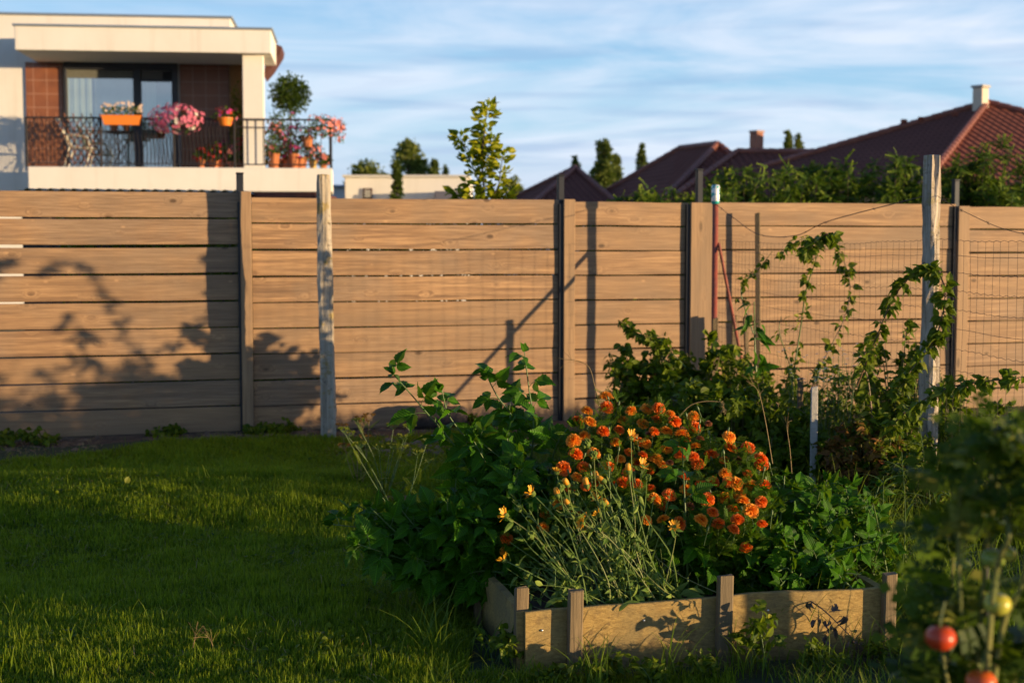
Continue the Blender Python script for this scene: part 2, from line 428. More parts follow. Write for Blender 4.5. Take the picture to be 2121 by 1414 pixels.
M_magenta=petal('magenta_petal',(.60,.03,.22),(.80,.10,.35))
M_red=petal('red_petal',(.55,.02,.02),(.80,.08,.03))
M_whitef=petal('white_petal',(.6,.55,.45),(.85,.82,.78))

# ================================================================== ground and lawn
def ground_h(X,Y):
    X=np.asarray(X,float); Y=np.asarray(Y,float)
    h=.012*np.sin(X*1.7+.6*Y)+.010*np.sin(2.3*Y-1.1*X)+.006*np.sin(5.1*X+3.3*Y)
    sm=lambda a,b,v: (lambda t: t*t*(3-2*t))(np.clip((v-a)/(b-a),0,1))
    h=h+.045*sm(7.1,7.7,Y)*(1-sm(8.5,9.1,Y))*(1-sm(-1.2,-.3,X)) + .02*(1-sm(4.9,5.5,Y))*(1-sm(-.6,0,X))  # swell and near rise shaped so the low sun lights these lawn bands
    near=np.clip((11.2+ .26*X - Y)/1.0,0,1)
    return h*np.clip((14-Y)/3,0,1)
def mat_ground():
    t=NT('soil_and_turf'); o=t.coord('Object'); s=t.n('ShaderNodeSeparateXYZ',Vector=o).outputs
    soil=t.mix(t.ramp(t.noise(o,7,6,.65),[(.35,(0,0,0)),(.65,(1,1,1))]),(.055,.036,.020),(.15,.10,.055))
    turf=t.mix(t.noise(o,5,5),(.02,.035,.010),(.05,.07,.02))
    # lawn edge runs parallel to the fence
    e=t.math('SUBTRACT', t.math('ADD', s[1], t.math('MULTIPLY', t.noise(o,2.5,4),.5)), t.math('MULTIPLY', s[0], .26))
    f=t.ramp(e,[(0,(1,1,1)),(1,(0,0,0))]); 
    m=t.math('LESS_THAN', e, 11.3)
    c=t.mix(m, soil, turf)
    far=t.math('GREATER_THAN', s[1], 16.0); c=t.mix(far,c,(.05,.08,.02))
    h=t.noise(o,30,6,.7)
    return t.out(t.n('ShaderNodeBsdfPrincipled', **{'Base Color':c,'Roughness':.95,'Normal':t.bump(h,.8,.03)}).outputs[0])
M_ground=mat_ground()
def make_ground():
    xs=np.concatenate([[-1200,-300,-80,-30,-14],np.linspace(-8,9,120),[14,30,80,300,1200]])
    ys=np.concatenate([[-1200,-300,-60,-20,-6],np.linspace(0,15,110),[18,30,60,120,300,1500]])
    X,Y=np.meshgrid(xs,ys); Z=ground_h(X,Y)*((X>-9)&(X<10)&(Y>-.1)&(Y<15.1))
    V=np.stack([X,Y,Z],-1).reshape(-1,3); nx=len(xs); F=[]
    for j in range(len(ys)-1):
        i=np.arange(nx-1)+j*nx; F.append(np.stack([i,i+1,i+1+nx,i+nx],-1))
    a=Acc(); a.add(V,np.concatenate(F)); o=a.build('ground',M_ground,smooth=True); tag(o,kind='structure')
make_ground()

def vnoise(X,Y,s,seed=0):
    return (np.sin(X*s+seed)+np.sin(Y*s*1.3+seed*2.1)+np.sin((X+Y)*s*.7+seed*3.7)+np.sin((X-Y*1.2)*s*1.9+seed))/8+.5
def make_lawn():
    a=Acc()
    def patch(n, x0f, x1f, y0, y1, hb, seed, wid=.0032, keep=None):
        Y=np.sqrt(rng.random(n)*(y1**2-y0**2)+y0**2); u=rng.random(n); X=(x0f+(x1f-x0f)*u)*Y
        ok=np.ones(n,bool) if keep is None else keep(X,Y)
        X=X[ok];Y=Y[ok];n=len(X)
        f=vnoise(X,Y,2.6,seed)*.6+vnoise(X,Y,9,seed+3)*.4
        f2=vnoise(X,Y,17,seed+6); H=hb*(.40+.65*f+.55*f2**2)*rng.uniform(.55,1.3,n)
        P=np.stack([X,Y,ground_h(X,Y)-.004],-1); az=rng.random(n)*6.28
        blades(a,P,H,wid*rng.uniform(.7,1.4,n)*(1+.07*Y),az,np.abs(rng.normal(.35,.3,n)),np.clip(f*.7+(f2-.5)*.8+rng.normal(0,.24,n)+.1,0,1),rows=4)
    edge=lambda X,Y: (Y-.26*X+.25*vnoise(X,Y,3,5) < 11.12-.62/(1+np.exp((X+2.75)*6)))
    notbed=lambda X,Y: ~((X>-.15+.0*Y)&(X<1.45)&(Y>4.80)&(Y<6.0))
    patch(95000,-.40,.16,4.3,6.2,.062,1,.0028,lambda X,Y:notbed(X,Y)&(X<.9))
    patch(105000,-.385,.05,6.0,8.6,.062,4,.003,lambda X,Y:edge(X,Y)&notbed(X,Y))
    patch(95000,-.385,.0,8.4,11.2,.068,7,.0032,edge)
    o=a.build('lawn_grass',M_grass); tag(o,kind='stuff')
    # seed stalks and longer tufts scattered in the turf
    a=Acc(); n=900
    Y=rng.uniform(4.6,9.8,n); X=(-.38+.40*rng.random(n))*Y; k=notbed(X,Y); X=X[k];Y=Y[k];n=len(X)
    P=np.stack([X,Y,ground_h(X,Y)],-1)
    blades(a,P,rng.uniform(.08,.15,n),rng.uniform(.003,.005,n),rng.random(n)*6.28,rng.uniform(.2,.9,n),rng.uniform(.4,1,n),rows=5)
    o=a.build('long_grass',M_tall); tag(o,kind='stuff')
    a=Acc(); n=5200
    Y=np.sqrt(rng.random(n)*(10.4**2-4.4**2)+4.4**2); X=(-.39+.42*rng.random(n))*Y; k=notbed(X,Y)&(vnoise(X,Y,1.9,2)+rng.normal(0,.15,n)>.5); X=X[k];Y=Y[k];n=len(X)
    blades(a,np.stack([X,Y,ground_h(X,Y)],-1),rng.uniform(.03,.075,n),.0035,rng.random(n)*6.28,rng.uniform(.4,1.6,n),rng.random(n),rows=4)
    o=a.build('dead_grass',M_straw); tag(o,kind='stuff')
    # unseen grass added below the frame to shade the near lawn
    a=Acc(); n=4200; X=rng.uniform(.9,2.7,n); Y=rng.uniform(3.9,4.6,n)
    blades(a,np.stack([X,Y,np.zeros(n)],-1),rng.uniform(.07,.15,n),.006,rng.random(n)*6.28,rng.uniform(.2,.8,n),rng.random(n),rows=4)
    o=a.build('unseen_shade_grass',M_tall); tag(o,kind='stuff')
    # clover and small broad weeds low in the turf
    L=Leaves(); n=5200; Y=rng.uniform(4.6,10,n); X=(-.39+.38*rng.random(n))*Y; k=(vnoise(X,Y,3.1,9)>.53)&notbed(X,Y); X=X[k];Y=Y[k];n=len(X)
    P=np.stack([X,Y,ground_h(X,Y)+rng.uniform(.015,.045,n)],-1); D=rng.normal(size=(n,3)); D[:,2]=np.abs(D[:,2])*.5+.1
    L.addn(P,D,rng.normal(size=(n,3))*.4+[0,0,1],rng.uniform(.014,.03,n)); a=Acc(); L.flush(a,T_ROUND)
    o=a.build('clover_leaves',M_weed); tag(o,kind='stuff')
make_lawn()

# ================================================================== the board fence
FD=nrm(np.array([8.385,2.18,0])); FA=math.atan2(2.18,8.385)
F0=np.array([-3.80,10.56,0])
def fence_pt(px):
    """point of the fence line under pixel column px, and its length along the line"""
    a=(px-1060.5)/FPX; s=(a*F0[1]-F0[0])/(FD[0]-a*FD[1]); p=F0+FD*s; return p,s
def fence_z(px,py):
    p,_=fence_pt(px); return at(px,py,p[1])[2]
M_board=mat_wood('fence_board',(.24,.132,.066),(.51,.305,.148),(.28,.198,.13),'X',True,1.0,.7,.45,.7)
M_fpost=mat_wood('fence_cover_board',(.31,.185,.09),(.48,.295,.15),(.30,.215,.14),'Z',True,1.0,.5,.3,.7)
M_anth=mat_plain('anthracite_metal',(.035,.038,.045),.45,.6,noise=.2,nscale=6)
def make_fence():
    root=empty('wooden_fence',F0,FA); tag(root,'tall brown fence of horizontal planks along the back of the garden','fence')
    def s_of(px): return fence_pt(px)[1]
    th=.028
    # panels: x range (px), top z, pitch, count
    panels=[(-260,503,397,200),(523,1160,412,843),(1187,1424,419,1303),(1470,1974,421,1700),(1997,2330,429,2060)]
    for i,(x0,x1,ytop,xr) in enumerate(panels):
        a=Acc(); s0,s1=s_of(x0),s_of(x1); zt=fence_z(min(max(xr,0),2121),ytop)
        n=9; bh=.192; gap0=[.017,.013,.013,.013,.014][i]; z=zt; segs=[(s0,s1)]
        for k in range(n):
            g=gap0*(1.2 if i in(0,) and k in (1,2,3) else .8)*random.uniform(.7,1.3)
            hgt=bh
            if z-hgt<.0: hgt=z-.005
            if hgt<.03: break
            for (u,v) in segs:
                # a plank with slight warp: several cross sections along its length
                m=14; t=np.linspace(0,1,m); X=u+(v-u)*t; rr=random.random()
                wob=np.interp(t,np.linspace(0,1,6),rng.normal(0,.0022,6)); wz=np.interp(t,np.linspace(0,1,5),rng.normal(0,.002,5)); tw=np.interp(t,[0,.5,1],rng.normal(0,.0035,3))
                prof=[(-th/2+.003,0),(th/2,0),(th/2,1),(-th/2+.003,1),(-th/2,1-.015),(-th/2,.015)]
                V=[];np_=len(prof)
                for q in range(m):
                    for (yy,zz) in prof:
                        V.append([X[q],yy+wob[q]+tw[q]*(zz-.5),z-hgt+zz*hgt+wz[q]])
                F=[[q*np_+j,q*np_+(j+1)%np_,(q+1)*np_+(j+1)%np_,(q+1)*np_+j] for q in range(m-1) for j in range(np_)]
                base=a.n; a.add(V,F,np.tile([0,0,rr],(len(V),1)))
                for e in (0,m-1): a.more([[e*np_,e*np_+1,e*np_+2,e*np_+3],[e*np_,e*np_+3,e*np_+4,e*np_+5]],0,base)
            z-=hgt+g
        a.build('slat_panel',M_board,root)
    # cover boards and steel posts
    for (x0,x1,yt,side,mt) in ((498,521,397,496,360),(1163,1186,413,1157,364),(1424,1471,420,1442,352),(1974,1997,427,1972,374)):
        sa,sb=s_of(x0),s_of(x1); zt=fence_z((x0+x1)/2,yt)
        a=Acc(); box(a,((sa+sb)/2,-.055,zt/2-.03),(sb-sa,.026,zt+.06),bev=.004,col3=(0,0,random.random())); a.build('cover_board',M_fpost,root)
        a=Acc(); sm=s_of(side+(4 if side!=1442 else 5)); zm=fence_z(side,mt)+.0
        box(a,(sm,.012,zm/2),(.052,.055,zm),bev=.006); box(a,(sm,.012,zm+.004),(.060,.063,.012),bev=.003)
        a.build('steel_post',M_anth,root)
    # dark gap strips beside the cover boards (steel post flange)
    for (x0,x1) in ((494,499),(1155,1163),(1417,1425),(1968,1974)):
        sa,sb=s_of(x0),s_of(x1); a=Acc(); box(a,((sa+sb)/2,-.022,.9),(sb-sa,.05,1.78),bev=.002); a.build('steel_flange',M_anth,root)
make_fence()

# weathered pole standing in front of the fence
def mat_pole(name,a,b,moss):
    t=NT(name); o=t.coord('Object'); 
    g=t.noise(t.mapping(o,(30,30,1.6)),1,7,.65,.5); b1=t.noise(o,9,5,.7); b2=t.noise(o,26,4,.7)
    c=t.mix(t.ramp(g,[(.35,(0,0,0)),(.62,(1,1,1))]),a,b)
    c=t.mix(t.ramp(b2,[(.30,(1,1,1)),(.42,(0,0,0))]),c,tuple(q*.35 for q in a))
    c=t.mix(t.math('MULTIPLY',t.ramp(b1,[(.54,(0,0,0)),(.62,(1,1,1))]),.75),c,moss)
    h=t.math('ADD',g,t.math('MULTIPLY',b2,.6))
    return t.out(t.n('ShaderNodeBsdfPrincipled', **{'Base Color':c,'Roughness':.9,'Normal':t.bump(h,1.0,.012)}).outputs[0])
M_pole=mat_pole('lichened_pole',(.27,.22,.16),(.47,.41,.32),(.28,.20,.05))
M_oldpost=mat_pole('silvered_post',(.22,.17,.12),(.55,.47,.37),(.30,.24,.10))
def rough_post(acc,p0,p1,w,d,rz,seg=26,jit=.003,mi=0,taper=.92):
    """squared post with uneven worn faces"""
    p0=np.array(p0,float);p1=np.array(p1,float); n=16; V=[];C=[]
    r0=np.random.default_rng(int(abs(p0[0])*1000)+3); low=r0.normal(0,jit*1.2,(6,n)); 
    for i in range(seg):
        t=i/(seg-1); c=p0+(p1-p0)*t; s=1+(taper-1)*t
        lw=np.array([np.interp(t,np.linspace(0,1,6),low[:,j]) for j in range(n)])
        if i==seg-1: s*=.9
        for j in range(n):
            a=2*math.pi*j/n+math.pi/n; ca,sa=math.cos(a),math.sin(a); k=1/max(abs(ca),abs(sa)); k=min(k,1.30)
            x=ca*k*w/2*s+ca*(lw[j]+r0.normal(0,jit*.5)); y=sa*k*d/2*s+sa*(lw[j]+r0.normal(0,jit*.5))
            V.append([c[0]+x*math.cos(rz)-y*math.sin(rz),c[1]+x*math.sin(rz)+y*math.cos(rz),c[2]]); C.append([j/n,t,.5])
    top=p1+[0,0,w*.05]; V.append(top); C.append([0,1,.5])
    F=[[i*n+j,i*n+(j+1)%n,(i+1)*n+(j+1)%n,(i+1)*n+j] for i in range(seg-1) for j in range(n)]
    b=acc.n; acc.add(V,F,C,mi); e=(seg-1)*n
    acc.more([[e+j,e+(j+1)%n,seg*n] for j in range(n)],mi,b)
def make_pole():
    b=at(681,905,10.61); b[2]=-.02; tp=at(669,362,10.61)
    root=empty('old_pole',b); tag(root,'grey weathered pole with lichen leaning in front of the left fence panels','pole')
    a=Acc(); rough_post(a,b,tp,.112,.10,R(12),34,.004,taper=.9); local(root,a,'shaft',M_pole)
make_pole()

# ================================================================== wire fence running back to the red pole
MP0=np.array([1.612,11.32,0]); MP1=np.array([2.273,7.70,0]); MD=nrm(MP1-MP0); ML=np.linalg.norm(MP1-MP0)
M_rust=mat_plain('rusty_wire',(.10,.075,.06),.6,.6,noise=.4,nscale=30)
M_redsteel=mat_plain('red_painted_steel',(.36,.075,.04),.6,c2=(.22,.07,.05),nscale=14,bump=.3)
def make_wirefence():
    root=empty('wire_fence',MP0); tag(root,'sagging wire mesh fence between a red steel pole and a silvered square post','fence')
    def mp(s,z): p=MP0+MD*s; return np.array([p[0],p[1],z])
    LEN=ML+3.6
    a=Acc(); n=int((LEN-.15)/.075)
    S=.12+np.arange(n)*.075
    def mz(s,z): # slight slump of the mesh
        return z-.03*math.sin(min(s,ML)/ML*math.pi)*(z/1.5) if s<ML else z-.012*abs(math.sin((s-ML)*1.4))
    for s in S:
        zz=np.linspace(.02,1.5,9); P=[mp(s+random.uniform(-.003,.003),mz(s,z))+np.array([random.uniform(-.004,.004),0,0]) for z in zz]
        tube(a,P,.0011,3,cap=False)
    for z in (1.5,1.42,1.33,1.235,1.135,1.035,.93,.82,.70,.56,.40,.22,.05):
        m=int(LEN/.036); P=[mp(.1+i*.036, mz(.1+i*.036,z)+.004*math.sin(i*math.pi/1.0+z*9)+.003*math.sin(i*.31+z*5)) for i in range(m)]
        tube(a,P,.0014,3,cap=False)
    local(root,a,'wire_mesh',M_rust)
    # barbed top wire hung from post to post
    a=Acc()
    pts=[mp(0,1.78),mp(.45,1.66),mp(1.0,1.535),mp(1.7,1.525),mp(2.3,1.62),mp(ML,1.745)]
    P=spline(pts,60); tube(a,P,.0016,4,cap=False); P2=P+np.array([0,.002,.003]); tube(a,P2,.0013,3,cap=False)
    pts2=[mp(ML,1.745),mp(ML+.35,1.64),mp(ML+.9,1.53),mp(ML+1.7,1.52),mp(ML+2.6,1.66)]; Q=spline(pts2,50); tube(a,Q,.0016,4,cap=False)
    for W in (P,Q):
        for i in range(4,len(W)-2,7):
            for k in range(3):
                d=nrm(rng.normal(size=3)); tube(a,[W[i]-d*.014,W[i]+d*.014],.0012,3)
    local(root,a,'barbed_wire',M_rust)
    a=Acc(); top=at(1931,322,7.70); rough_post(a,(MP1[0],MP1[1],-.05),top,.080,.080,R(40),40,.0045,taper=.97); local(root,a,'timber_post',M_oldpost)
    a=Acc(); e=mp(ML+3.5,0); rough_post(a,(e[0],e[1],-.05),(e[0],e[1],1.72),.09,.09,R(20),20,.004); local(root,a,'timber_post',M_oldpost)
    a=Acc(); ztop=at(1479,420,MP0[1])[2]
    for k,(r1) in enumerate((.0235,)):
        tube(a,[(MP0[0],MP0[1],-.02),(MP0[0],MP0[1],ztop)],r1,12)
    local(root,a,'red_pole',M_redsteel,True)
    a=Acc(); b0=np.array([MP0[0],MP0[1],1.47]); b1=mp(1.0,.05); tube(a,[b0+np.array([.03,0,0]),b1],.013,8); local(root,a,'brace',M_redsteel,True)
make_wirefence()
def make_can():
    t=NT('printed_drink_can'); o=t.coord('Object'); s=t.n('ShaderNodeSeparateXYZ',Vector=o).outputs
    nz=t.noise(t.mapping(o,(18,18,26)),1,2); c=t.mix(t.ramp(nz,[(.50,(0,0,0)),(.54,(1,1,1))],'LINEAR'),(.74,.76,.72),(.03,.33,.32))
    band=t.ramp(t.math('MULTIPLY',s[2],5.5),[(0,(1,1,1)),(.12,(1,1,1)),(.14,(0,0,0))]); c=t.mix(band,c,(.02,.36,.34))
    m=t.out(t.n('ShaderNodeBsdfPrincipled', **{'Base Color':c,'Roughness':.35,'Metallic':.25}).outputs[0])
    zb=at(1479,423,MP0[1])[2]; zt=at(1479,383,MP0[1])[2]; h=zt-zb
    root=empty('drink_can',(MP0[0],MP0[1],zb)); tag(root,'white and teal drinks can upturned over the top of the red pole','can')
    a=Acc(); lathe(a,[(.024,0),(.030,.004),(.0330,.014),(.0330,h-.012),(.028,h-.002),(.024,h)],n=24); o1=a.build('can_body',m,root,True)
    a=Acc(); lathe(a,[(.024,h-.001),(.022,h-.006),(.0001,h-.004)],n=24); lathe(a,[(.0235,h-.002),(.0245,h+.001),(.0225,h+.001),(.022,h-.004)],n=24); a.build('can_base',mat_plain('bare_aluminium',(.7,.7,.72),.3,.9),root,True)
make_can()

# ================================================================== thin garden stakes
M_stake=mat_wood('weathered_stake',(.12,.078,.036),(.31,.22,.11),(.18,.14,.08),'Z',False,2.0,.6,.6,.85)
M_white=mat_wood('whitewashed_stake',(.50,.46,.40),(.72,.68,.60),(.40,.36,.30),'Z',False,2.0,.5,.6,.8)
def stake(px,ytop,Y,w,d,label,mat=None,lean=(0,0),ybot=None,group='garden stakes among the brambles',cat='stake'):
    tp=at(px,ytop,Y); h=tp[2]
    o=empty('garden_stake',(tp[0]-lean[0],tp[1]-lean[1],0)); tag(o,label,cat,group)
    a=Acc(); n=7
    rz=random.uniform(-.3,.3); V=[];C=[]
    for i in range(n):
        t=i/(n-1); c=np.array([lean[0]*t,lean[1]*t,-.03+(h+.03)*t])
        for k,(sx,sy) in enumerate(((-1,-.8),(-.8,-1),(.8,-1),(1,-.8),(1,.8),(.8,1),(-.8,1),(-1,.8))):
            x=sx*w/2*(1+random.uniform(-.05,.05)); y=sy*d/2; zz=c[2]+(sx*.12*w if i==n-1 else 0)
            V.append([c[0]+x*math.cos(rz)-y*math.sin(rz),c[1]+x*math.sin(rz)+y*math.cos(rz),zz]); C.append([0,t,random.random()*.02+px/2200])
    F=[[i*8+j,i*8+(j+1)%8,(i+1)*8+(j+1)%8,(i+1)*8+j] for i in range(n-1) for j in range(8)]
    b=a.n; a.add(V,F,C); e=(n-1)*8; a.more([[e,e+1,e+2,e+3],[e,e+3,e+4,e+7],[e+7,e+4,e+5,e+6]],0,b)
    a.build('post_shaft',mat or M_stake,o)
    return o
def stake_mesh(*a,**k):
    """a stake whose only mesh is the thing itself"""
    o=stake(*a,**k); ch=o.children[0]; ch.parent=None; ch.location=o.location; ch.name='garden_stake'
    for key in o.keys(): ch[key]=o[key]
    bpy.data.objects.remove(o); ch.name='garden_stake'; return ch
stake_mesh(1569,441,11.92,.042,.03,'tall thin grey stake standing just right of the red pole brace',lean=(-.03,0))
stake_mesh(1521,655,11.75,.042,.03,'short pale stake between the red pole and the tall thin stake')
stake_mesh(1543,657,11.75,.030,.03,'slim dark stake leaning against the foot of the red brace',lean=(-.05,0))
stake_mesh(1481,659,10.9,.045,.03,'dark stub of stake at the foot of the red pole')
stake_mesh(1687,801,7.6,.036,.022,'whitewashed stake in the brambles right of the marigolds',M_white)
stake_mesh(1658,783,8.3,.030,.022,'grey stake half hidden behind the whitewashed stake')
stake_mesh(1892,782,8.9,.032,.022,'grey stake in the weeds left of the silvered square post')
# ================================================================== the raised bed
BA=np.array([.045,4.86]); BB=np.array([1.385,5.14]); BD=nrm(BB-BA); BN=np.array([-BD[1],BD[0]]); BANG=math.atan2(BD[1],BD[0])
def bp(u,v,z): q=BA+BD*u+BN*v; return np.array([q[0],q[1],z])
def mat_osb():
    t=NT('weathered_fibre_board'); o=t.coord('Object'); l=t.lc()
    f=t.noise(t.mapping(o,(38,60,120)),1,7,.72,.5); b=t.noise(o,4.5,6,.65); s=t.noise(o,14,4,.6)
    c=t.mix(t.ramp(f,[(.3,(0,0,0)),(.7,(1,1,1))]),(.20,.12,.030),(.50,.335,.105))
    c=t.mix(t.math('MULTIPLY',t.ramp(b,[(.46,(0,0,0)),(.62,(1,1,1))]),.55),c,(.15,.125,.06))
    c=t.mix(t.math('MULTIPLY',t.ramp(s,[(.58,(0,0,0)),(.66,(1,1,1))]),.5),c,(.12,.07,.03))
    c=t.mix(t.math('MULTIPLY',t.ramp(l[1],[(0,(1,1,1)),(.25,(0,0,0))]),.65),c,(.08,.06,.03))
    return t.out(t.n('ShaderNodeBsdfPrincipled', **{'Base Color':c,'Roughness':.85,'Normal':t.bump(t.math('ADD',f,t.math('MULTIPLY',s,.5)),.7,.006)}).outputs[0])
M_osb=mat_osb(); M_bedsoil=mat_plain('bed_soil',(.045,.028,.016),.95,c2=(.09,.06,.035),nscale=30,bump=1,bscale=40)
M_screw=mat_plain('zinc_screw',(.7,.68,.62),.3,.9)
def make_bed():
    root=empty('raised_bed',(BA[0],BA[1],0),BANG); tag(root,'raised garden bed of yellowish weathered boards held by short grey stakes','garden bed')
    def board(name,u0,u1,zt0,zt1,v,th=.019):
        a=Acc(); n=26; V=[];C=[]
        wl=np.interp(np.linspace(0,1,n),np.linspace(0,1,9),rng.normal(0,.0025,9))
        for i in range(n):
            t=i/(n-1); u=u0+(u1-u0)*t; zt=zt0+(zt1-zt0)*t+wl[i]; w=.004*math.sin(t*5)
            for (vv,zz) in ((-th/2,-.02),(-th/2,zt-.003),(-th/2+.003,zt),(th/2,zt),(th/2,-.02)): V.append([u,v+vv+w,zz]); C.append([t,(zz+.02)/.24,u0])
        F=[[i*5+j,i*5+(j+1)%5,(i+1)*5+(j+1)%5,(i+1)*5+j] for i in range(n-1) for j in range(5)]
        b=a.n; a.add(V,F,C); 
        for e in (0,n-1): a.more([[e*5,e*5+1,e*5+2],[e*5,e*5+2,e*5+3],[e*5,e*5+3,e*5+4]],0,b)
        return a.build(name,M_osb,root)
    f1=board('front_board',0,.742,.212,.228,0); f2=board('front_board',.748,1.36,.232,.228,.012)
    # side board runs back from the near corner, its sawn top edge grey
    a=Acc(); 
    for (x,y0,y1) in ((-.012,.02,.86),(1.372,.03,.86)):
        n=12
        V=[];C=[]
        for i in range(n):
            t=i/(n-1); y=y0+(y1-y0)*t
            for (xx,zz) in ((-.013,-.02),(-.013,.205),(.013,.208),(.013,-.02)): V.append([x+xx+.004*math.sin(t*7),y,zz+.006*math.sin(t*5)]); C.append([t,(zz+.02)/.24,.3])
        F=[[i*4+j,i*4+(j+1)%4,(i+1)*4+(j+1)%4,(i+1)*4+j] for i in range(n-1) for j in range(4)]
        b=a.n; a.add(V,F,C); a.more([[0,1,2,3],[(n-1)*4+k for k in (3,2,1,0)]],0,b)
        a.build('side_board',M_osb,root); a=Acc()
    for (px,ytop,vv,w,dd) in ((1079,1217,.045,.048,.03),(1193,1222,-.032,.052,.03),(1507,1192,-.034,.055,.034),(1853,1187,-.030,.048,.034),(992,1184,.62,.03,.03)):
        # intersect the pixel column with the board line offset vv
        k=(px-1060.5)/FPX; o=BA+BN*vv; u=(k*o[1]-o[0])/(BD[0]-k*BD[1])
        if px==992: u=-.045; vv=.66
        q=BA+BD*u+BN*vv; zt=at(px,ytop,q[1])[2]
        a=Acc(); n=9; V=[];C=[]
        for i in range(n):
            t=i/(n-1); z=-.04+(zt+.04)*t
            for (sx,sy) in ((-1,-.7),(-.8,-1),(.8,-1),(1,-.7),(1,.7),(.8,1),(-.8,1),(-1,.7)):
                V.append([u+sx*w/2*(1+random.uniform(-.03,.03))+.006*(t-.5)*random.choice((1,1)),vv+sy*dd/2,z+(random.uniform(-.004,.004) if i==n-1 else 0)]); C.append([0,t,px/2300])
        F=[[i*8+j,i*8+(j+1)%8,(i+1)*8+(j+1)%8,(i+1)*8+j] for i in range(n-1) for j in range(8)]
        e=(n-1)*8; a.add(V,F,C); a.more([[e,e+1,e+2,e+3],[e,e+3,e+4,e+7],[e+7,e+4,e+5,e+6]],0,0)
        a.build('corner_stake' if px<1100 else 'front_stake',M_stake,root)
    for (px,py) in ((1124,1303),(1339,1283),(1600,1262)):
        k=(px-1060.5)/FPX; o=BA+BN*(-.012); u=(k*o[1]-o[0])/(BD[0]-k*BD[1]); q=BA+BD*u; z=at(px,py,q[1])[2]
        a=Acc(); lathe(a,[(.0001,.004),(.003,.0035),(.0048,.001),(.005,0)],n=12); o1=a.build('screw_head',M_screw,root,True); o1.location=(u,-.0105,z); o1.rotation_euler=(R(90),0,0)
    a=Acc(); g=18; V=[];
    for j in range(g):
        for i in range(g*2): u=.0+1.36*i/(2*g-1); v=.012+.85*j/(g-1); V.append([u,v,.135+.03*math.sin(u*9+v*4)*math.sin(v*7)+rng.normal(0,.006)])
    F=[[j*2*g+i,j*2*g+i+1,(j+1)*2*g+i+1,(j+1)*2*g+i] for j in range(g-1) for i in range(2*g-1)]
    a.add(V,F); a.build('bed_soil',M_bedsoil,root,True)
make_bed()

# ================================================================== marigolds
def mg_head(name,seed,pet,rad=.032):
    r=np.random.default_rng(seed); a=Acc()
    lay=[(13,1.0,-6,.0),(13,.92,10,.003),(12,.80,26,.006),(10,.62,42,.009),(8,.44,60,.011),(5,.25,78,.012)]
    for li,(n,rr,el,z0) in enumerate(lay):
        for i in range(n):
            az=2*math.pi*(i+.5*li+r.uniform(-.2,.2))/n; L=rad*rr*r.uniform(.85,1.08); e=R(el+r.normal(0,7)); w=rad*.70*r.uniform(.85,1.2)*(.75+.25*rr)
            V=[];C=[]; cols=5; rows=4; ph=r.uniform(0,6)
            for q in range(rows):
                t=q/(rows-1)
                for c in range(cols):
                    s=(c/(cols-1)-.5)*2; rad_=L*(.12+.88*t)*(1-.10*s*s*t); ww=w*(.3+.7*t)*s*.5
                    zz=z0+math.sin(e)*rad_*.85 + .0032*t*math.sin(s*4.2+ph)*(1.1) - .004*t*t*(1 if el<25 else -.2)
                    x=math.cos(e)*rad_; V.append([x*math.cos(az)-ww*math.sin(az),x*math.sin(az)+ww*math.cos(az),zz]); C.append([0,t,r.uniform(0,.5)+.5*(li%2)*.5])
            F=[[q*cols+c,q*cols+c+1,(q+1)*cols+c+1,(q+1)*cols+c] for q in range(rows-1) for c in range(cols-1)]
            a.add(V,F,C,0)
    lathe(a,[(.002,-.022),(.0055,-.018),(.0068,-.008),(.0078,0),(.006,.002)],n=10,mi=1,c3=(.5,.5,.6))
    me=a.build(name,[pet,M_mgleaf]); return me
def lump(r,ref): pass
HEADS=[(1255,820),(1217,850),(1307,850),(1195,871),(1222,873),(1257,843),(1293,872),(1365,845),(1387,858),(1436,862),(1440,884),(1360,868),(1345,900),(1312,907),(1398,873),(1187,912),(1193,940),(1275,915),(1325,915),(1332,942),(1303,937),(1355,893),(1262,965),(1302,978),(1320,960),(1230,938),(1380,930),(1412,898),(1440,925),(1436,945),(1473,940),(1415,890),(1450,908),(1495,925),(1514,928),(1550,927),(1529,953),(1577,950),(1502,980),(1508,997),(1525,1001),(1558,1006),(1417,985),(1195,988),(1155,1042),(1132,1062),(1372,962),(1355,1033),(1387,1025),(1372,1046),(1338,918),(1465,1033),(1530,1023),(1540,1036),(1528,1075),(1520,1095),(1545,1133),(1408,1082),(1453,1076),(1050,1115),(1046,1141),(1285,950),(1247,962),(1290,998),(1347,1010),(1387,958),(1360,950),(1240,1000),(1180,1010),(1216,1090),(1125,1092),(1418,905),(1250,893),(1445,960),(1578,962),(1283,890),(1345,973),(1190,1060),(1265,1003),(1210,968)]
_r=random.Random(4)
for _i in range(400):
    if len(HEADS)>=150: break
    _x=_r.uniform(1165,1590); _t=840+(((_x-1290)/310)**2*110 if _x>1290 else ((1290-_x)/125)**2*85); _y=_r.uniform(_t,1090 if _x>1330 else 1010)
    if min((_x-a)**2+(_y-b)**2 for a,b in HEADS)>24**2: HEADS.append((_x,_y))
def head_depth(x,y):
    if y>1055 and x>1300: return 5.17+random.uniform(-.04,.04)
    if x<1250 and y>1000: return 5.36+random.uniform(-.05,.05)
    return 5.38+(1040-y)/220*.50+random.uniform(-.05,.05)
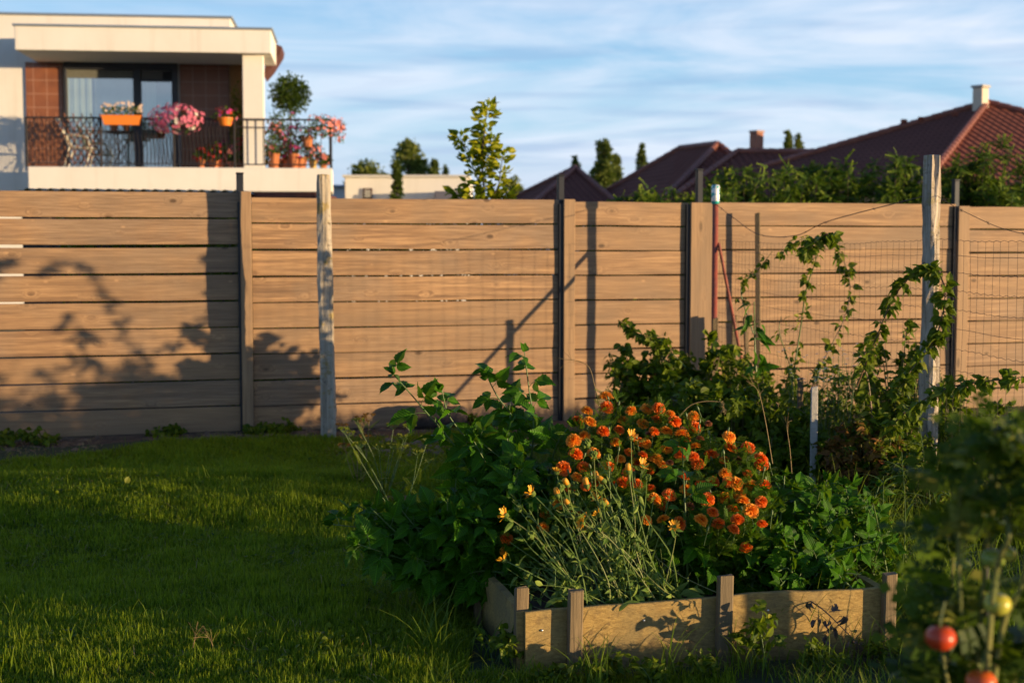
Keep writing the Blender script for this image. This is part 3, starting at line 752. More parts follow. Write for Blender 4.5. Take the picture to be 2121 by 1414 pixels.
def make_marigolds():
    protos=[mg_head('flower_head',s,p) for s,p in ((1,M_mgpetal),(2,M_mgpetal),(3,M_mgpetal2),(4,M_mgpetal),(5,M_mgpetal2),(6,petal('faded_petal',(.22,.06,.02),(.42,.16,.05))))]
    used=set()
    P=[]
    for (x,y) in HEADS: Y=head_depth(x,y); P.append(at(x,y,Y))
    P=np.array(P)
    bases=[(.08,5.40),(.28,5.52),(.36,5.72),(.62,5.80),(.56,5.62),(.78,5.72),(.95,5.82),(.92,5.50),(.78,5.40),(.42,5.42),(.90,5.64),(.48,5.88)]
    labs=['small marigold plant with few orange heads at the near left corner of the bed','marigold plant with orange heads behind the yellow daisies','marigold plant with orange blooms at the left rear of the bed beside the raspberry leaves','tallest marigold plant at the back with orange blooms against the fence','marigold plant crowded with orange blooms in the centre of the clump','marigold plant of orange blooms between the centre of the clump and the raspberry shoot','marigold plant with orange heads at the right rear edge of the clump','marigold plant with a tight cluster of orange blooms at the right side of the clump','marigold plant with lone dark orange heads low in the shade of the raspberry leaves','marigold plant with orange heads just above the tangled yellow daisy stems','marigold plant with pale orange blooms on the right of the clump','marigold plant whose topmost orange bloom stands highest in the bed']
    d=((P[:,None,:2]*[1,.8]-np.array(bases)[None]*[1,.8])**2).sum(-1); own=d.argmin(1)
    for bi,(bx,by) in enumerate(bases):
        H=P[own==bi]
        if len(H)==0: continue
        root=empty('marigold_plant',(bx,by,.14)); tag(root,labs[bi],'marigold','marigolds flowering in the raised bed')
        b=np.array([bx,by,.14]); st=Acc(); L=Leaves()
        for h in H:
            k=random.randrange(5) if random.random()>.07 else 5
            if k not in used: f=protos[k]; used.add(k)
            else: f=protos[k].copy(); col.objects.link(f); f.name='flower_head'
            f.parent=root; f.location=[float(q) for q in (h-b)]
            tilt=Vector((random.gauss(.25,.28),random.gauss(-.5,.25),1)).normalized(); q=tilt.to_track_quat('Z','Y').to_euler(); f.rotation_euler=q; f.rotation_euler.rotate_axis('Z',random.uniform(0,6))
            s=random.uniform(.70,1.04)*(.7 if k==5 else 1)*(.95 if h[2]<.45 else 1); f.scale=(s,s,s*random.uniform(.68,.9))
            mid=b+(h-b)*.5+rng.normal(0,.02,3)-[0,0,.03]; path=spline([b+rng.normal(0,.01,3),mid,h-np.array(tilt)*.02],10); tube(st,path,[.0035,.0018],5,c3=(0,.5,random.random()))
            for j in range(34):
                t=random.uniform(.35,.98); p=b+(h-b)*t+rng.normal(0,.034,3); p[2]=min(p[2],h[2]-.012); 
                dd=nrm(rng.normal(size=3)*[1,1,.6]+[.1,-.3,.55]); L.add(p,dd,rng.normal(size=3)*.5+[0,0,1],random.uniform(.035,.06))
            for j in range(2):   # buds
                if random.random()<.45:
                    t=random.uniform(.8,1.05); p=b+(h-b)*t+rng.normal(0,.035,3); q2=p-np.array([random.uniform(-.02,.02),0.0,.05]); tube(st,[q2,p],[.0012,.0016],4,c3=(0,.5,.8)); tube(st,[p,p+nrm(p-q2)*.006,p+nrm(p-q2)*.016,p+nrm(p-q2)*.022],[.0016,.0045,.0042,.0012],6,c3=(0,.5,.9))
        nfill=760
        c=H.mean(0); 
        for j in range(nfill):
            h=H[rng.integers(len(H))]; g=H[rng.integers(len(H))]; w=random.random(); tp=h*w+g*(1-w); t=random.uniform(.3,.97); p=b+(tp-b)*t+rng.normal(0,.03,3)
            dd=nrm(rng.normal(size=3)*[1,1,.6]+[.1,-.3,.6]); L.add(p,dd,rng.normal(size=3)*.8+[.3,-.5,.6],random.uniform(.03,.058))
        a=Acc(); L.flush(a,T_PIN); local(root,a,'foliage',M_mgleaf)
        local(root,st,'stems',M_stem)
    for k,p in enumerate(protos):
        if k not in used: bpy.data.objects.remove(p)
make_marigolds()

# ================================================================== calendulas, mostly gone to seed
def cal_flower(seed):
    r=np.random.default_rng(seed); a=Acc(); n=17
    for i in range(n):
        az=2*math.pi*i/n+r.uniform(-.15,.15); L=.019*r.uniform(.7,1.15); e=R(r.uniform(5,60)); w=.0042; V=[];C=[]
        for q in range(4):
            t=q/3; x=L*(.15+.85*t)*math.cos(e*(1-.3*t)); z=L*math.sin(e)*t
            for s in (-1,1): ww=w*s*(.6+.6*t-.5*t**3)*.6; V.append([x*math.cos(az)-ww*math.sin(az),x*math.sin(az)+ww*math.cos(az),z]); C.append([0,t,r.random()])
        a.add(V,[[q*2,q*2+1,q*2+3,q*2+2] for q in range(3)],C,0)
    lathe(a,[(.001,-.008),(.006,-.005),(.008,.001),(.005,.004),(.0001,.005)],n=10,mi=1,c3=(.5,.5,.5)); return a.build('daisy_head',[M_calpetal,M_calleaf])
def cal_bud(seed):
    a=Acc(); lathe(a,[(.001,-.009),(.005,-.006),(.0068,0),(.006,.003)],n=9,mi=1,c3=(.5,.5,.6)); lathe(a,[(.0058,.001),(.0066,.008),(.0058,.015),(.003,.018),(.0001,.017)],n=9,mi=0,c3=(0,.7,.3)); return a.build('flower_bud',[M_calpetal,M_calleaf],None,True)
def cal_seed(seed):
    r=np.random.default_rng(seed); a=Acc()
    lathe(a,[(.001,-.008),(.006,-.006),(.008,0),(.005,.006),(.0001,.008)],n=9,mi=0,c3=(.5,.4,.5))
    for i in range(20):
        az=r.uniform(0,6.28); e=r.uniform(-.2,1.3); d=np.array([math.cos(az)*math.cos(e),math.sin(az)*math.cos(e),math.sin(e)]); u=nrm(np.cross(d,[0,0,1.01])); 
        P=[d*.006-[0,0,.001],d*.0105+u*.001,d*.0115+[0,0,.003],d*.008+[0,0,.006]]; tube(a,P,[.0018,.0024,.002,.0008],4,c3=(.5,.5,r.random()))
    return a.build('seed_head',[M_calleaf],None,True)
def make_calendula():
    kinds={'f':[cal_flower(s) for s in (1,2)],'b':[cal_bud(1)],'s':[cal_seed(s) for s in (1,2)]}; used=set()
    spec=[(1103,1022,'f'),(1048,1068,'f'),(1213,1072,'f'),(1206,1084,'f'),(1240,1033,'f'),(1185,1025,'s'),(1178,1045,'b'),(1250,995,'b'),(1237,988,'b'),(1230,943,'s'),(1245,1012,'s'),(1307,907,'f'),(1397,1091,'f'),(1240,1064,'f'),(1153,978,'f'),(1258,1045,'b'),(1215,1005,'b'),(1192,1008,'s'),(1072,1098,'s'),(1083,1172,'s'),(1092,1190,'s'),(1075,1055,'s'),(1290,1107,'s'),(1193,1190,'s'),(1160,1160,'s'),(1045,1160,'f'),(1152,1098,'s'),(1183,1105,'s'),(1140,1110,'s'),(1250,1068,'s'),(1290,1065,'s'),(1260,950,'s'),(1310,985,'s'),(1165,1005,'s'),(1330,965,'f'),(1275,1035,'s'),(1100,1110,'s'),(1216,920,'s'),(1340,990,'s'),(1223,1130,'s'),(1155,1025,'b'),(1175,1003,'b'),(1328,1150,'s'),(1302,975,'b')]
    groups=[('sprawling yellow daisy plant gone to seed leaning over the near left corner',(.30,5.02),lambda x,y:x<1175),
            ('tangled pale stemmed daisy plant with yellow buds in front of the marigolds',(.44,5.06),lambda x,y:1175<=x<1290),
            ('yellow daisy plant with upright pale stems in the middle of the tangle front',(.55,5.12),lambda x,y:x>=1290)]
    for (lab,(bx,by),f) in groups:
        b=np.array([bx,by,.16]); root=empty('calendula_plant',b); tag(root,lab,'calendula','calendulas gone to seed in the raised bed')
        S=[q for q in spec if f(q[0],q[1])]
        st=Acc(); L=Leaves(); L2=Leaves()
        def leafalong(path,n,sz=(.024,.058)):
            for _ in range(n):
                i=random.randrange(2,len(path)-1); T=nrm(path[min(i+1,len(path)-1)]-path[i-1]); sd=nrm(rng.normal(size=3)); d=nrm(T*.5+sd*.9+np.array([0,0,-.1])); L.add(path[i],d,rng.normal(size=3)+[0,0,.6],random.uniform(*sz))
        for (x,y,k) in S:
            Y=random.uniform(4.98,5.18) if k in 'fb' else random.uniform(5.0,5.28); h=at(x,y,Y); bb=b+np.array([random.gauss(0,.07),random.gauss(0,.035),0])
            mid=bb+(h-bb)*.5+np.array([random.uniform(-.05,.07),random.uniform(-.03,.03),random.uniform(-.06,.05)]); path=spline([bb,mid,h+(mid-bb)*.12*random.uniform(-1,1)+rng.normal(0,.012,3)*[1,0,1],h],14) if random.random()<.0 else spline([bb,bb+(mid-bb)*.6+rng.normal(0,.02,3),mid+(h-mid)*.4+rng.normal(0,.02,3),h],14)
            tube(st,path,[.0026,.0015],5,c3=(0,.5,random.random())); leafalong(path,8)
            pr=random.choice(kinds[k]); 
            if pr.name not in used: used.add(pr.name); o=pr
            else: o=pr.copy(); col.objects.link(o)
            o.parent=root; o.location=[float(q) for q in h-b]; T=nrm(path[-1]-path[-3]); tl=Vector(T+rng.normal(0,.35,3)+np.array([0,-.3,0])); o.rotation_euler=tl.to_track_quat('Z','Y').to_euler(); s=random.uniform(1.35,1.75) if k!='s' else random.uniform(1.2,1.6); o.scale=(s,s,s)
        # side shoots without heads
        for i in range(26):
            x0,x1=[(1040,1200),(1150,1300),(1250,1400)][groups.index((lab,(bx,by),f))]; x=random.uniform(x0,x1); y=random.uniform(1010,1235); h=at(x,y,random.uniform(4.98,5.3)); bb=b+np.array([random.gauss(0,.09),random.gauss(0,.04),0])
            mid=bb+(h-bb)*.5+rng.normal(0,.03,3); path=spline([bb,mid,h],10); tube(st,path,[.0023,.0009],4,c3=(0,.5,random.random())); leafalong(path,9)
            if random.random()<.6:
                e=path[6]; d=nrm(rng.normal(size=3)+[-.5,0,.5])*.07; tube(st,spline([e,e+d*.5+[0,0,-.01],e+d],6),[.0014,.0008],4)
        for i in range(22): # basal leaves
            p=b+np.array([random.gauss(0,.10),random.gauss(.0,.04),random.uniform(0,.06)]); L2.add(p,nrm([random.gauss(0,.7),random.gauss(-.3,.4),random.uniform(.2,1)]),[0,-.5,1],random.uniform(.06,.11))
        a=Acc(); L.flush(a,T_LANC); L2.flush(a,T_LANC); local(root,a,'foliage',M_calleaf); local(root,st,'stems',M_calstem)
    for l in kinds.values():
        for p in l:
            if p.parent is None: bpy.data.objects.remove(p)
make_calendula()

# ================================================================== raspberries
def compound(L,st,p,d,up,size,n=3,L2=None):
    """petiole with a terminal and side leaflets"""
    d=nrm(d); up=nrm(up-d*np.dot(up,d)); sd=np.cross(d,up); pl=size*.55
    e=p+d*pl; tube(st,[p,p+d*pl*.5+up*.006,e],[.0016,.0011],4,c3=(0,.5,.5),cap=False)
    droop=np.array([0,0,-.45]); Lx=L if (L2 is None or random.random()<.85) else L2
    Lx.add(e,nrm(d+droop*random.uniform(.3,1.3)),up+rng.normal(0,.15,3),size*random.uniform(.9,1.1))
    k=(n-1)//2
    for j in range(k):
        q=p+d*pl*(.82-.34*j)
        for s in (-1,1):
            Lx.add(q,nrm(d*.45+sd*s*1.0+droop*random.uniform(.2,1.0)),up+rng.normal(0,.2,3),size*random.uniform(.68,.85)*(1-.12*j))
def rasp_cane(L,st,pts,size,step=.055,r=(.005,.0022),tipleaf=True,start=.15,nl=3,L2=None):
    P=spline(pts,40); seg=np.linalg.norm(np.diff(P,axis=0),axis=1); s=np.concatenate([[0],np.cumsum(seg)]); T=s[-1]
    tube(st,P,list(r),6,c3=(0,.5,random.random()))
    d=start*T; k=0; az=random.uniform(0,6)
    while d<T:
        p=np.array([np.interp(d,s,P[:,i]) for i in range(3)]); i=min(int(np.searchsorted(s,d)),38); t=nrm(P[i+1]-P[i-1 if i>0 else 0])
        u=nrm(np.cross(t,[math.cos(az),math.sin(az),.2])); out=nrm(u+t*.45+np.array([0,-.12,.25]))
        f=d/T; sz=size*(1.08-.38*f**3)*random.uniform(.8,1.15)
        compound(L,st,p,out,np.array([.35,-.65,.8])+rng.normal(0,.4,3),sz,nl,L2); az+=2.4; d+=step*random.uniform(.7,1.3); k+=1
    if tipleaf:
        for a_ in range(5):
            L.add(P[-1],nrm(nrm(P[-1]-P[-3])*1.0+rng.normal(0,.5,3)),rng.normal(size=3)+[0,0,1],size*random.uniform(.3,.55))
def rasp_plant(label,base,canes,fills=(),size=.085,mat=None,name='raspberry_bush',group='raspberry bushes in and around the bed',tpl=None,cat='raspberry',cane_mat=None,nl=3,second=None,step=.055):
    root=empty(name,base); tag(root,label,cat,group); L=Leaves(); st=Acc(); L2=Leaves()
    for c in canes: rasp_cane(L,st,[at(*q) for q in c],size,nl=nl,L2=L2 if second else None,step=step)
    for (n,(x0,x1,y0,y1),(Y0,Y1),spread) in fills:
        for i in range(n):
            x=random.uniform(x0,x1); y=random.uniform(y0,y1); e=at(x,y,random.uniform(Y0,Y1)); b=np.array(base)+[random.gauss(0,spread),random.gauss(0,spread*.7),0]
            m=b+(e-b)*.5+np.array([0,0,abs(random.gauss(.04,.04))])+rng.normal(0,.02,3)
            rasp_cane(L,st,[b,m,e],size*random.uniform(.8,1.15),start=.35,nl=nl,L2=L2 if second else None,step=step)
    a=Acc(); L.flush(a,tpl or T_RASP,0)
    if second: L2.flush(a,tpl or T_RASP,1)
    local(root,a,'foliage',[mat or M_rasp]+([second] if second else []),False); local(root,st,'canes',cane_mat or M_stem)
    return root
rasp_plant('tall raspberry bush with arching canes at the left rear corner of the bed',(.10,5.78,.1),
  [[(1050,1120,5.85),(960,950,5.79),(880,850,5.74),(815,775,5.70)],[(1085,1050,5.88),(1105,900,5.83),(1095,800,5.81),(1086,728,5.79)],
   [(1030,1080,5.88),(975,930,5.83),(930,860,5.81),(915,808,5.79)],[(1100,1050,5.88),(1080,900,5.88),(1030,820,5.85),(1010,782,5.83)],
   [(1120,1050,5.88),(1150,930,5.79),(1180,880,5.74)],[(1050,1080,5.88),(1010,980,5.79),(985,905,5.74)],[(1060,1000,5.88),(1050,900,5.92),(1060,855,5.88)]],
  [(34,(920,1190,890,1080),(5.6,5.95),.10)],.112)
rasp_plant('shady raspberry bush bulging out over the lawn at the left side of the bed',(-.12,5.65,0),
  [[(1010,1170,5.61),(930,1118,5.58),(820,1100,5.56),(690,1086,5.54)],[(1000,1150,5.65),(920,1090,5.63),(840,1070,5.61),(775,1062,5.61)],[(1010,1180,5.56),(950,1150,5.52),(880,1170,5.47),(850,1190,5.47)]],
  [(42,(890,1090,960,1200),(5.35,5.8),.10),(9,(800,960,1040,1180),(5.35,5.75),.08),(10,(715,900,1045,1150),(5.3,5.7),.07)],.112)
rasp_plant('young raspberry shoot standing upright among the orange marigolds',(.66,5.42,.14),
  [[(1425,1240,5.30),(1422,1120,5.25),(1417,1010,5.25),(1413,925,5.20)]],[(9,(1350,1500,1080,1225),(5.15,5.45),.06)],.098)
rasp_plant('low dark raspberry bush with broad leaves behind the right front board',(.88,5.42,.13),
  [],[(24,(1430,1620,1090,1235),(5.2,5.55),.08)],.10)
rasp_plant('leafy raspberry bush at the right end of the bed',(1.13,5.65,.13),
  [[(1600,1160,5.52),(1620,1050,5.52),(1625,985,5.52)]],[(40,(1560,1740,985,1160),(5.35,5.85),.12)],.085)
rasp_plant('leafy raspberry shoots filling the near right corner of the bed',(1.15,5.3,.13),
  [],[(26,(1600,1850,1110,1225),(5.12,5.4),.10)],.075)
rasp_plant('sunlit raspberry bush spilling over the right rear corner of the bed',(1.45,5.7,.05),
  [],[(30,(1690,1840,1000,1150),(5.45,5.9),.10)],.078)
# ================================================================== brambles and weeds along the wire fence
def bush(name,label,cat,base,H,Rd,nst,leaf,tpl,mats,group=None,stem_mat=None,dens=26,second=.2,droopk=.35,spread=1.0,up=.5,minh=.12,nl=1,st_r=.004):
    """shrub of many arching stems; leaves all along them, an uneven outline"""
    root=empty(name,base); tag(root,label,cat,group); L=Leaves(); L2=Leaves(); st=Acc(); b=np.array(base,float)
    for i in range(nst):
        az=random.uniform(0,6.283); rr=Rd*math.sqrt(random.random()); h=H*random.uniform(.55,1.08)*(1-.35*(rr/Rd)**2)
        e=b+np.array([math.cos(az)*rr,math.sin(az)*rr,h]); b0=b+np.array([math.cos(az)*rr*.35,math.sin(az)*rr*.35,0])+rng.normal(0,.02,3)*[1,1,0]
        top=b0+(e-b0)*.62+np.array([0,0,h*.22]); end=e+np.array([math.cos(az)*rr*droopk*.5,math.sin(az)*rr*droopk*.5,-h*droopk*random.random()*.5])
        P=spline([b0,top,e,end],16); tube(st,P,[st_r,st_r*.35],4,c3=(0,.5,random.random()),cap=False)
        for k in range(dens):
            j=random.randrange(2,16); 
            if P[j][2]<minh*H and random.random()<.6: continue
            T=nrm(P[min(j+1,15)]-P[j-1]); d=nrm(T*.4+rng.normal(size=3)*[1,1,.7]+[0,0,-.15]); u=rng.normal(size=3)*.9+[.4,-.6,.7]
            (L2 if random.random()<second else L).add(P[j]+rng.normal(0,.012,3),d,u,leaf*random.uniform(.6,1.3))
    a=Acc(); L.flush(a,tpl,0); L2.flush(a,tpl,1 if len(mats)>1 else 0)
    local(root,a,'foliage',mats); local(root,st,'stems',stem_mat or M_cane); return root
GW='weeds and brambles along the wire fence'
def pxb(px,ytop,Y): p=at(px,ytop,Y); return (p[0],p[1],0),p[2]
BUSH=[ # px, ytop, Y, radius, leaf, template, mats, label, category, stems
 (1310,722,9.65,.18,.055,T_ROUND,[M_bramble,M_weed],'outermost dark bramble bush reaching left in front of the second fence shadow','bramble',16),
 (1385,705,9.75,.26,.055,T_ROUND,[M_bramble,M_weed],'dark bramble bush in front of the narrow fence panel','bramble',26),
 (1462,700,9.75,.28,.055,T_ROUND,[M_weed,M_yellowleaf],'sunlit bushy weed in front of the wide cover board','weed',26),
 (1530,735,9.65,.26,.05,T_LANC,[M_weed,M_yellowleaf],'yellow green weed around the foot of the red pole and short stakes','weed',26),
 (1600,765,9.45,.28,.055,T_SIMP,[M_weed,M_bramble],'leafy weed below the tall thin stake','weed',26),
 (1690,760,8.85,.30,.05,T_LANC,[M_weed,M_yellowleaf],'spindly weed behind the whitewashed stake','weed',24),
 (1785,745,8.55,.30,.05,T_LANC,[M_weed,M_yellowleaf],'tall wispy weed between the white flowers and the square post','weed',24),
 (1868,690,7.90,.22,.055,T_RASP,[M_bramble,M_weed],'bramble clump climbing the left side of the square post','bramble',22),
 (1430,800,8.05,.30,.06,T_ROUND,[M_bramble,M_weed],'deep green bramble thicket behind the marigolds','bramble',36),
 (1520,800,7.95,.34,.06,T_RASP,[M_bramble,M_weed],'dense bramble thicket right behind the middle of the marigolds','bramble',40),
 (1610,845,7.9,.30,.06,T_LANC,[M_weed,M_bramble],'bushy weed with long drooping leaves left of the whitewashed stake','weed',34),
 (1700,880,7.80,.28,.055,T_RASP,[M_bramble,M_weed],'shaded bramble at the foot of the whitewashed stake','bramble',34),
 (1790,880,7.50,.24,.05,T_SIMP,[M_brownleaf,M_weed],'russet leaved bush with withering foliage left of the square post','bush',34),
 (1860,850,7.50,.22,.05,T_RASP,[M_bramble,M_weed],'dark bramble low in front of the square post','bramble',26),
 (1370,790,9.45,.22,.05,T_ROUND,[M_bramble,M_weed],'dark bramble low against the fence left of the thicket','bramble',24),
 (1985,835,8.35,.30,.05,T_LANC,[M_weed,M_bramble],'tall weeds behind the mesh right of the square post','weed',26),
 (2075,860,7.90,.30,.05,T_LANC,[M_weed,M_bramble],'grassy weeds behind the mesh at the right edge','weed',26),
 (1925,925,7.10,.26,.045,T_LANC,[M_weed,M_bramble],'low green weeds around the foot of the square post','weed',28),
 (2010,930,7.20,.26,.045,T_LANC,[M_weed,M_bramble],'low green weeds beyond the tomato plant','weed',24),
 (2190,850,7.40,.24,.06,T_RASP,[M_bramble,M_weed],'large bramble on the mesh beyond the right edge','bramble',12),
 (2290,800,7.40,.30,.06,T_RASP,[M_bramble,M_weed],'tall bramble on the mesh farther beyond the right edge','bramble',12),
]
for (px,yt,Y,rd,lf,tp,ms,lab,cat,ns) in BUSH:
    b,h=pxb(px,yt,Y); bush(cat+'_bush' if cat in('bramble','weed') else 'russet_bush',lab,cat,b,h,rd,int(ns*1.55),lf,tp,ms,GW,dens=30)
# a row of taller shrubs standing outside the frame, whose shade reaches the fence and the lawn
for (X,Y,h,rd,ns,lab) in ((2.75,8.6,.80,.30,14,'tall currant bush outside the mesh east of the garden'),(2.95,8.1,.5,.30,10,'broad currant bush outside the mesh')):
    bush('currant_bush',lab,'currant bush',(X,Y,0),h,rd,ns,.06,T_RASP,[M_bramble,M_weed],GW,dens=24)

def vine(label,pts,leaf=.05,mats=(M_bramble,M_yellowleaf),n=40,second=.25,cm=None,tpl=None,r=(.005,.002),name='bramble_cane',cl=.03,cat='bramble cane'):
    W=[at(*q) for q in pts]; root=empty(name,W[0]); tag(root,label,cat,GW); P=spline(W,44); st=Acc(); tube(st,P,list(r),6,c3=(0,.5,.3))
    L=Leaves();L2=Leaves()
    for k in range(int(n*2.2)):
        i=random.randrange(3,43); T=nrm(P[i+1]-P[i-1]); s=nrm(np.cross(T,rng.normal(size=3))); s[2]=s[2]*.6-.1; pl=random.uniform(.2,1)*cl; q=P[i]+s*pl; tube(st,[P[i],q],.0012,3,cap=False)
        for j in range(random.choice((1,2,3))):
            (L2 if random.random()<second else L).add(q,nrm(s+rng.normal(0,.6,3)+[0,0,-.35]),rng.normal(size=3)*.6+[0,-.4,1],leaf*random.uniform(.75,1.4))
    a=Acc(); L.flush(a,tpl or T_RASP,0); L2.flush(a,tpl or T_RASP,1); local(root,a,'foliage',list(mats)); local(root,st,'cane_stem',cm or M_redcane)
vine('arching bramble cane looping over the mesh in front of the right fence panel',[(1640,900,8.6),(1700,760,8.9),(1752,650,9.1),(1758,570,9.2),(1722,500,9.2),(1690,490,9.2)],.055,n=34)
vine('yellow leaved cane rising beside the looping bramble',[(1630,860,8.9),(1655,700,8.9),(1670,600,8.8),(1690,530,8.7),(1665,495,8.6),(1610,530,8.6)],.046,(M_weed,M_yellowleaf),30,.5,M_stem)
vine('leafy end of a bramble drooping from the top of the mesh',[(1740,500,8.3),(1715,485,8.3),(1690,500,8.3),(1665,530,8.3)],.055,n=20)
vine('bramble cane rising to hook over the square post from the left',[(1775,800,7.6),(1815,700,7.5),(1855,610,7.4),(1905,560,7.25),(1945,565,7.2)],.05,n=40)
vine('bramble cane wound round the square post hanging down its right side',[(1945,560,7.2),(1958,610,7.15),(1945,680,7.15),(1925,720,7.1),(1885,770,7.1),(1850,830,7.1)],.05,n=54,second=.12)
vine('thick dark bramble cane crossing the lower part of the square post',[(1830,900,6.9),(1880,850,6.7),(1960,805,6.5),(2040,790,6.4),(2125,780,6.3)],.05,n=46,second=.1,cl=.04)
vine('red bramble cane reaching up through the thicket behind the marigolds',[(1440,915,8.2),(1490,880,8.2),(1540,825,8.1),(1580,790,8.0)],.045,n=9,second=.1)
vine('drooping leafy cane reaching left over the fence shadow',[(1420,760,9.6),(1370,712,9.6),(1320,690,9.6),(1280,662,9.6)],.055,(M_bramble,M_yellowleaf),34,.12,M_stem)
vine('thin weed stalk with paired leaves left of the thicket',[(1275,880,9.9),(1270,790,9.9),(1262,728,9.9)],.05,(M_weed,M_yellowleaf),24,.4,M_stem,T_LANC)
vine('thin spray of leaves beside the tall thin stake',[(1560,690,9.4),(1535,600,9.4),(1570,560,9.4),(1600,520,9.3)],.04,(M_weed,M_yellowleaf),14,.3,M_stem)
vine('broad leaved green shoot in front of the tall thin stake',[(1566,770,8.8),(1563,700,8.8),(1562,625,8.75)],.10,(M_rasp,M_rasp),9,0,M_stem,T_LANC,(.007,.004),'sunflower_shoot',.05,'sunflower')
vine('slender yellowing stalk left of the looping bramble',[(1640,900,9.0),(1640,780,9.0),(1615,690,8.9),(1618,655,8.9)],.05,(M_weed,M_yellowleaf),12,.5,M_stem,T_LANC)
vine('upright bramble shoot standing left of the square post',[(1810,900,7.7),(1800,800,7.7),(1790,740,7.7),(1812,690,7.7)],.05,n=18)

# white fleabane flowers on thin stalks
def fleabane():
    b=at(1720,960,8.2); b[2]=0; root=empty('fleabane_plant',b); tag(root,'thin stalks of tiny white flowers behind the whitewashed stake','wildflower'); st=Acc(); F=Leaves(); L=Leaves()
    for i in range(30):
        e=at(random.gauss(1715,42),random.uniform(715,790),8.2+random.uniform(-.2,.2)); bb=b+rng.normal(0,.08,3)*[1,1,0]; P=spline([bb,bb+(e-bb)*.6+rng.normal(0,.03,3),e],10); tube(st,P,[.002,.001],4,c3=(0,.5,.5))
        for j in range(5): k=random.randrange(2,9); L.add(P[k],rng.normal(size=3),[0,0,1],.04)
        for k in range(2):
            q=e+rng.normal(0,.018,3)
            for j in range(9): az=j*.698; F.add(q,[math.cos(az),math.sin(az)*.6,.35],[0,-.3,1],.010)
    a=Acc(); F.flush(a,T_QW); local(root,a,'blossoms',M_whitef); a=Acc(); L.flush(a,T_LANC); local(root,a,'foliage',M_weed); local(root,st,'stalks',M_stem)
fleabane()

# ================================================================== dill gone to seed, dry grass heads
def dill(px,py,Y,label,dry,n=9):
    b=at(px,py,Y); b[2]=0; root=empty('dill_plant',b); tag(root,label,'dill','dill plants at the edge of the lawn'); st=Acc(); U=Leaves(); F=Leaves()
    for i in range(n):
        e=b+np.array([random.gauss(0,.13),random.gauss(0,.06),random.uniform(.22,.46)]); P=spline([b,b+(e-b)*.5+rng.normal(0,.02,3),e],8); tube(st,P,[.003,.0014],4,c3=(0,.5,.5))
        for k in range(13):
            az=random.uniform(0,6.28); d=np.array([math.cos(az)*.8,math.sin(az)*.8,.7]); q=e+d*.04; tube(st,[e,q],.0008,3,cap=False)
            for j in range(7): U.add(q,rng.normal(size=3)+[0,0,1.2],[0,-1,.5],.012)
        a=Acc(); U.flush(a,T_Q); local(root,a,'umbel',M_brownleaf if dry else M_yellowleaf); U=Leaves()
        for k in range(7): j=random.randrange(1,7); F.add(P[j],rng.normal(size=3)+[0,0,.4],[0,0,1],.09)
    a=Acc(); F.flush(a,T_FERN); local(root,a,'foliage',M_weed); local(root,st,'stalks',M_straw if dry else M_stem)
dill(795,1055,8.0,'yellow flowering dill plant in the grass behind the raspberry',False,9)
dill(745,1030,8.4,'dry brown dill plant gone to seed left of the yellow one',True,7)
dill(820,1060,7.6,'small straggly dill seedling beside the lawn edge',False,4)

def seed_grass():
    specs=[((1388,888),(1432,838),(1490,832),(1500,850),5.9,'arched dry grass stalk with a drooping seed head above the marigolds',1),
           ((1600,960),(1585,870),(1570,810),(1548,790),6.0,'thin upright grass stalk right of the marigolds',0),
           ((1245,855),(1232,800),(1215,755),(1160,742),6.2,'wispy grass stalk curving left above the marigolds',0),
           ((1640,980),(1636,930),(1630,880),(1640,870),6.1,'forked dry grass stalk between the raspberry and the stakes',0),
           ((395,1385),(400,1340),(404,1320),(405,1313),4.95,'pale dry grass stalk standing in the lawn near the camera',0),
           ((450,1388),(444,1350),(436,1325),(425,1313),4.95,'thin bent dry grass stalk in the lawn right of the pale one',0)]
    for (p0,p1,p2,p3,Y,lab,hd) in specs:
        W=[at(*p,Y) for p in (p0,p1,p2,p3)]; root=empty('grass_stalk',W[0]); tag(root,lab,'grass stalk','dry grass stalks'); st=Acc(); P=spline(W,16); tube(st,P,[.0022,.001],4,c3=(0,.5,.5)); local(root,st,'stalk',M_straw)
        L=Leaves()
        for k in range(60 if hd else 14):
            i=random.randrange(11 if hd else 9,16); L.add(P[i]+rng.normal(0,.004 if hd else .003,3),nrm(P[i]-P[i-1])*.8+rng.normal(0,.5,3),rng.normal(size=3),.011 if hd else .006)
        a=Acc(); L.flush(a,T_QN if not hd else T_Q)
        if not hd:
            for k in range(6):
                i=random.randrange(8,15); d=nrm(nrm(P[i]-P[i-1])+rng.normal(0,.5,3)+[0,0,.3]); tube(a,[P[i],P[i]+d*.03,P[i]+d*.06+[0,0,-.006]],.0007,3,cap=False)
        local(root,a,'seed_head',M_straw)
seed_grass()

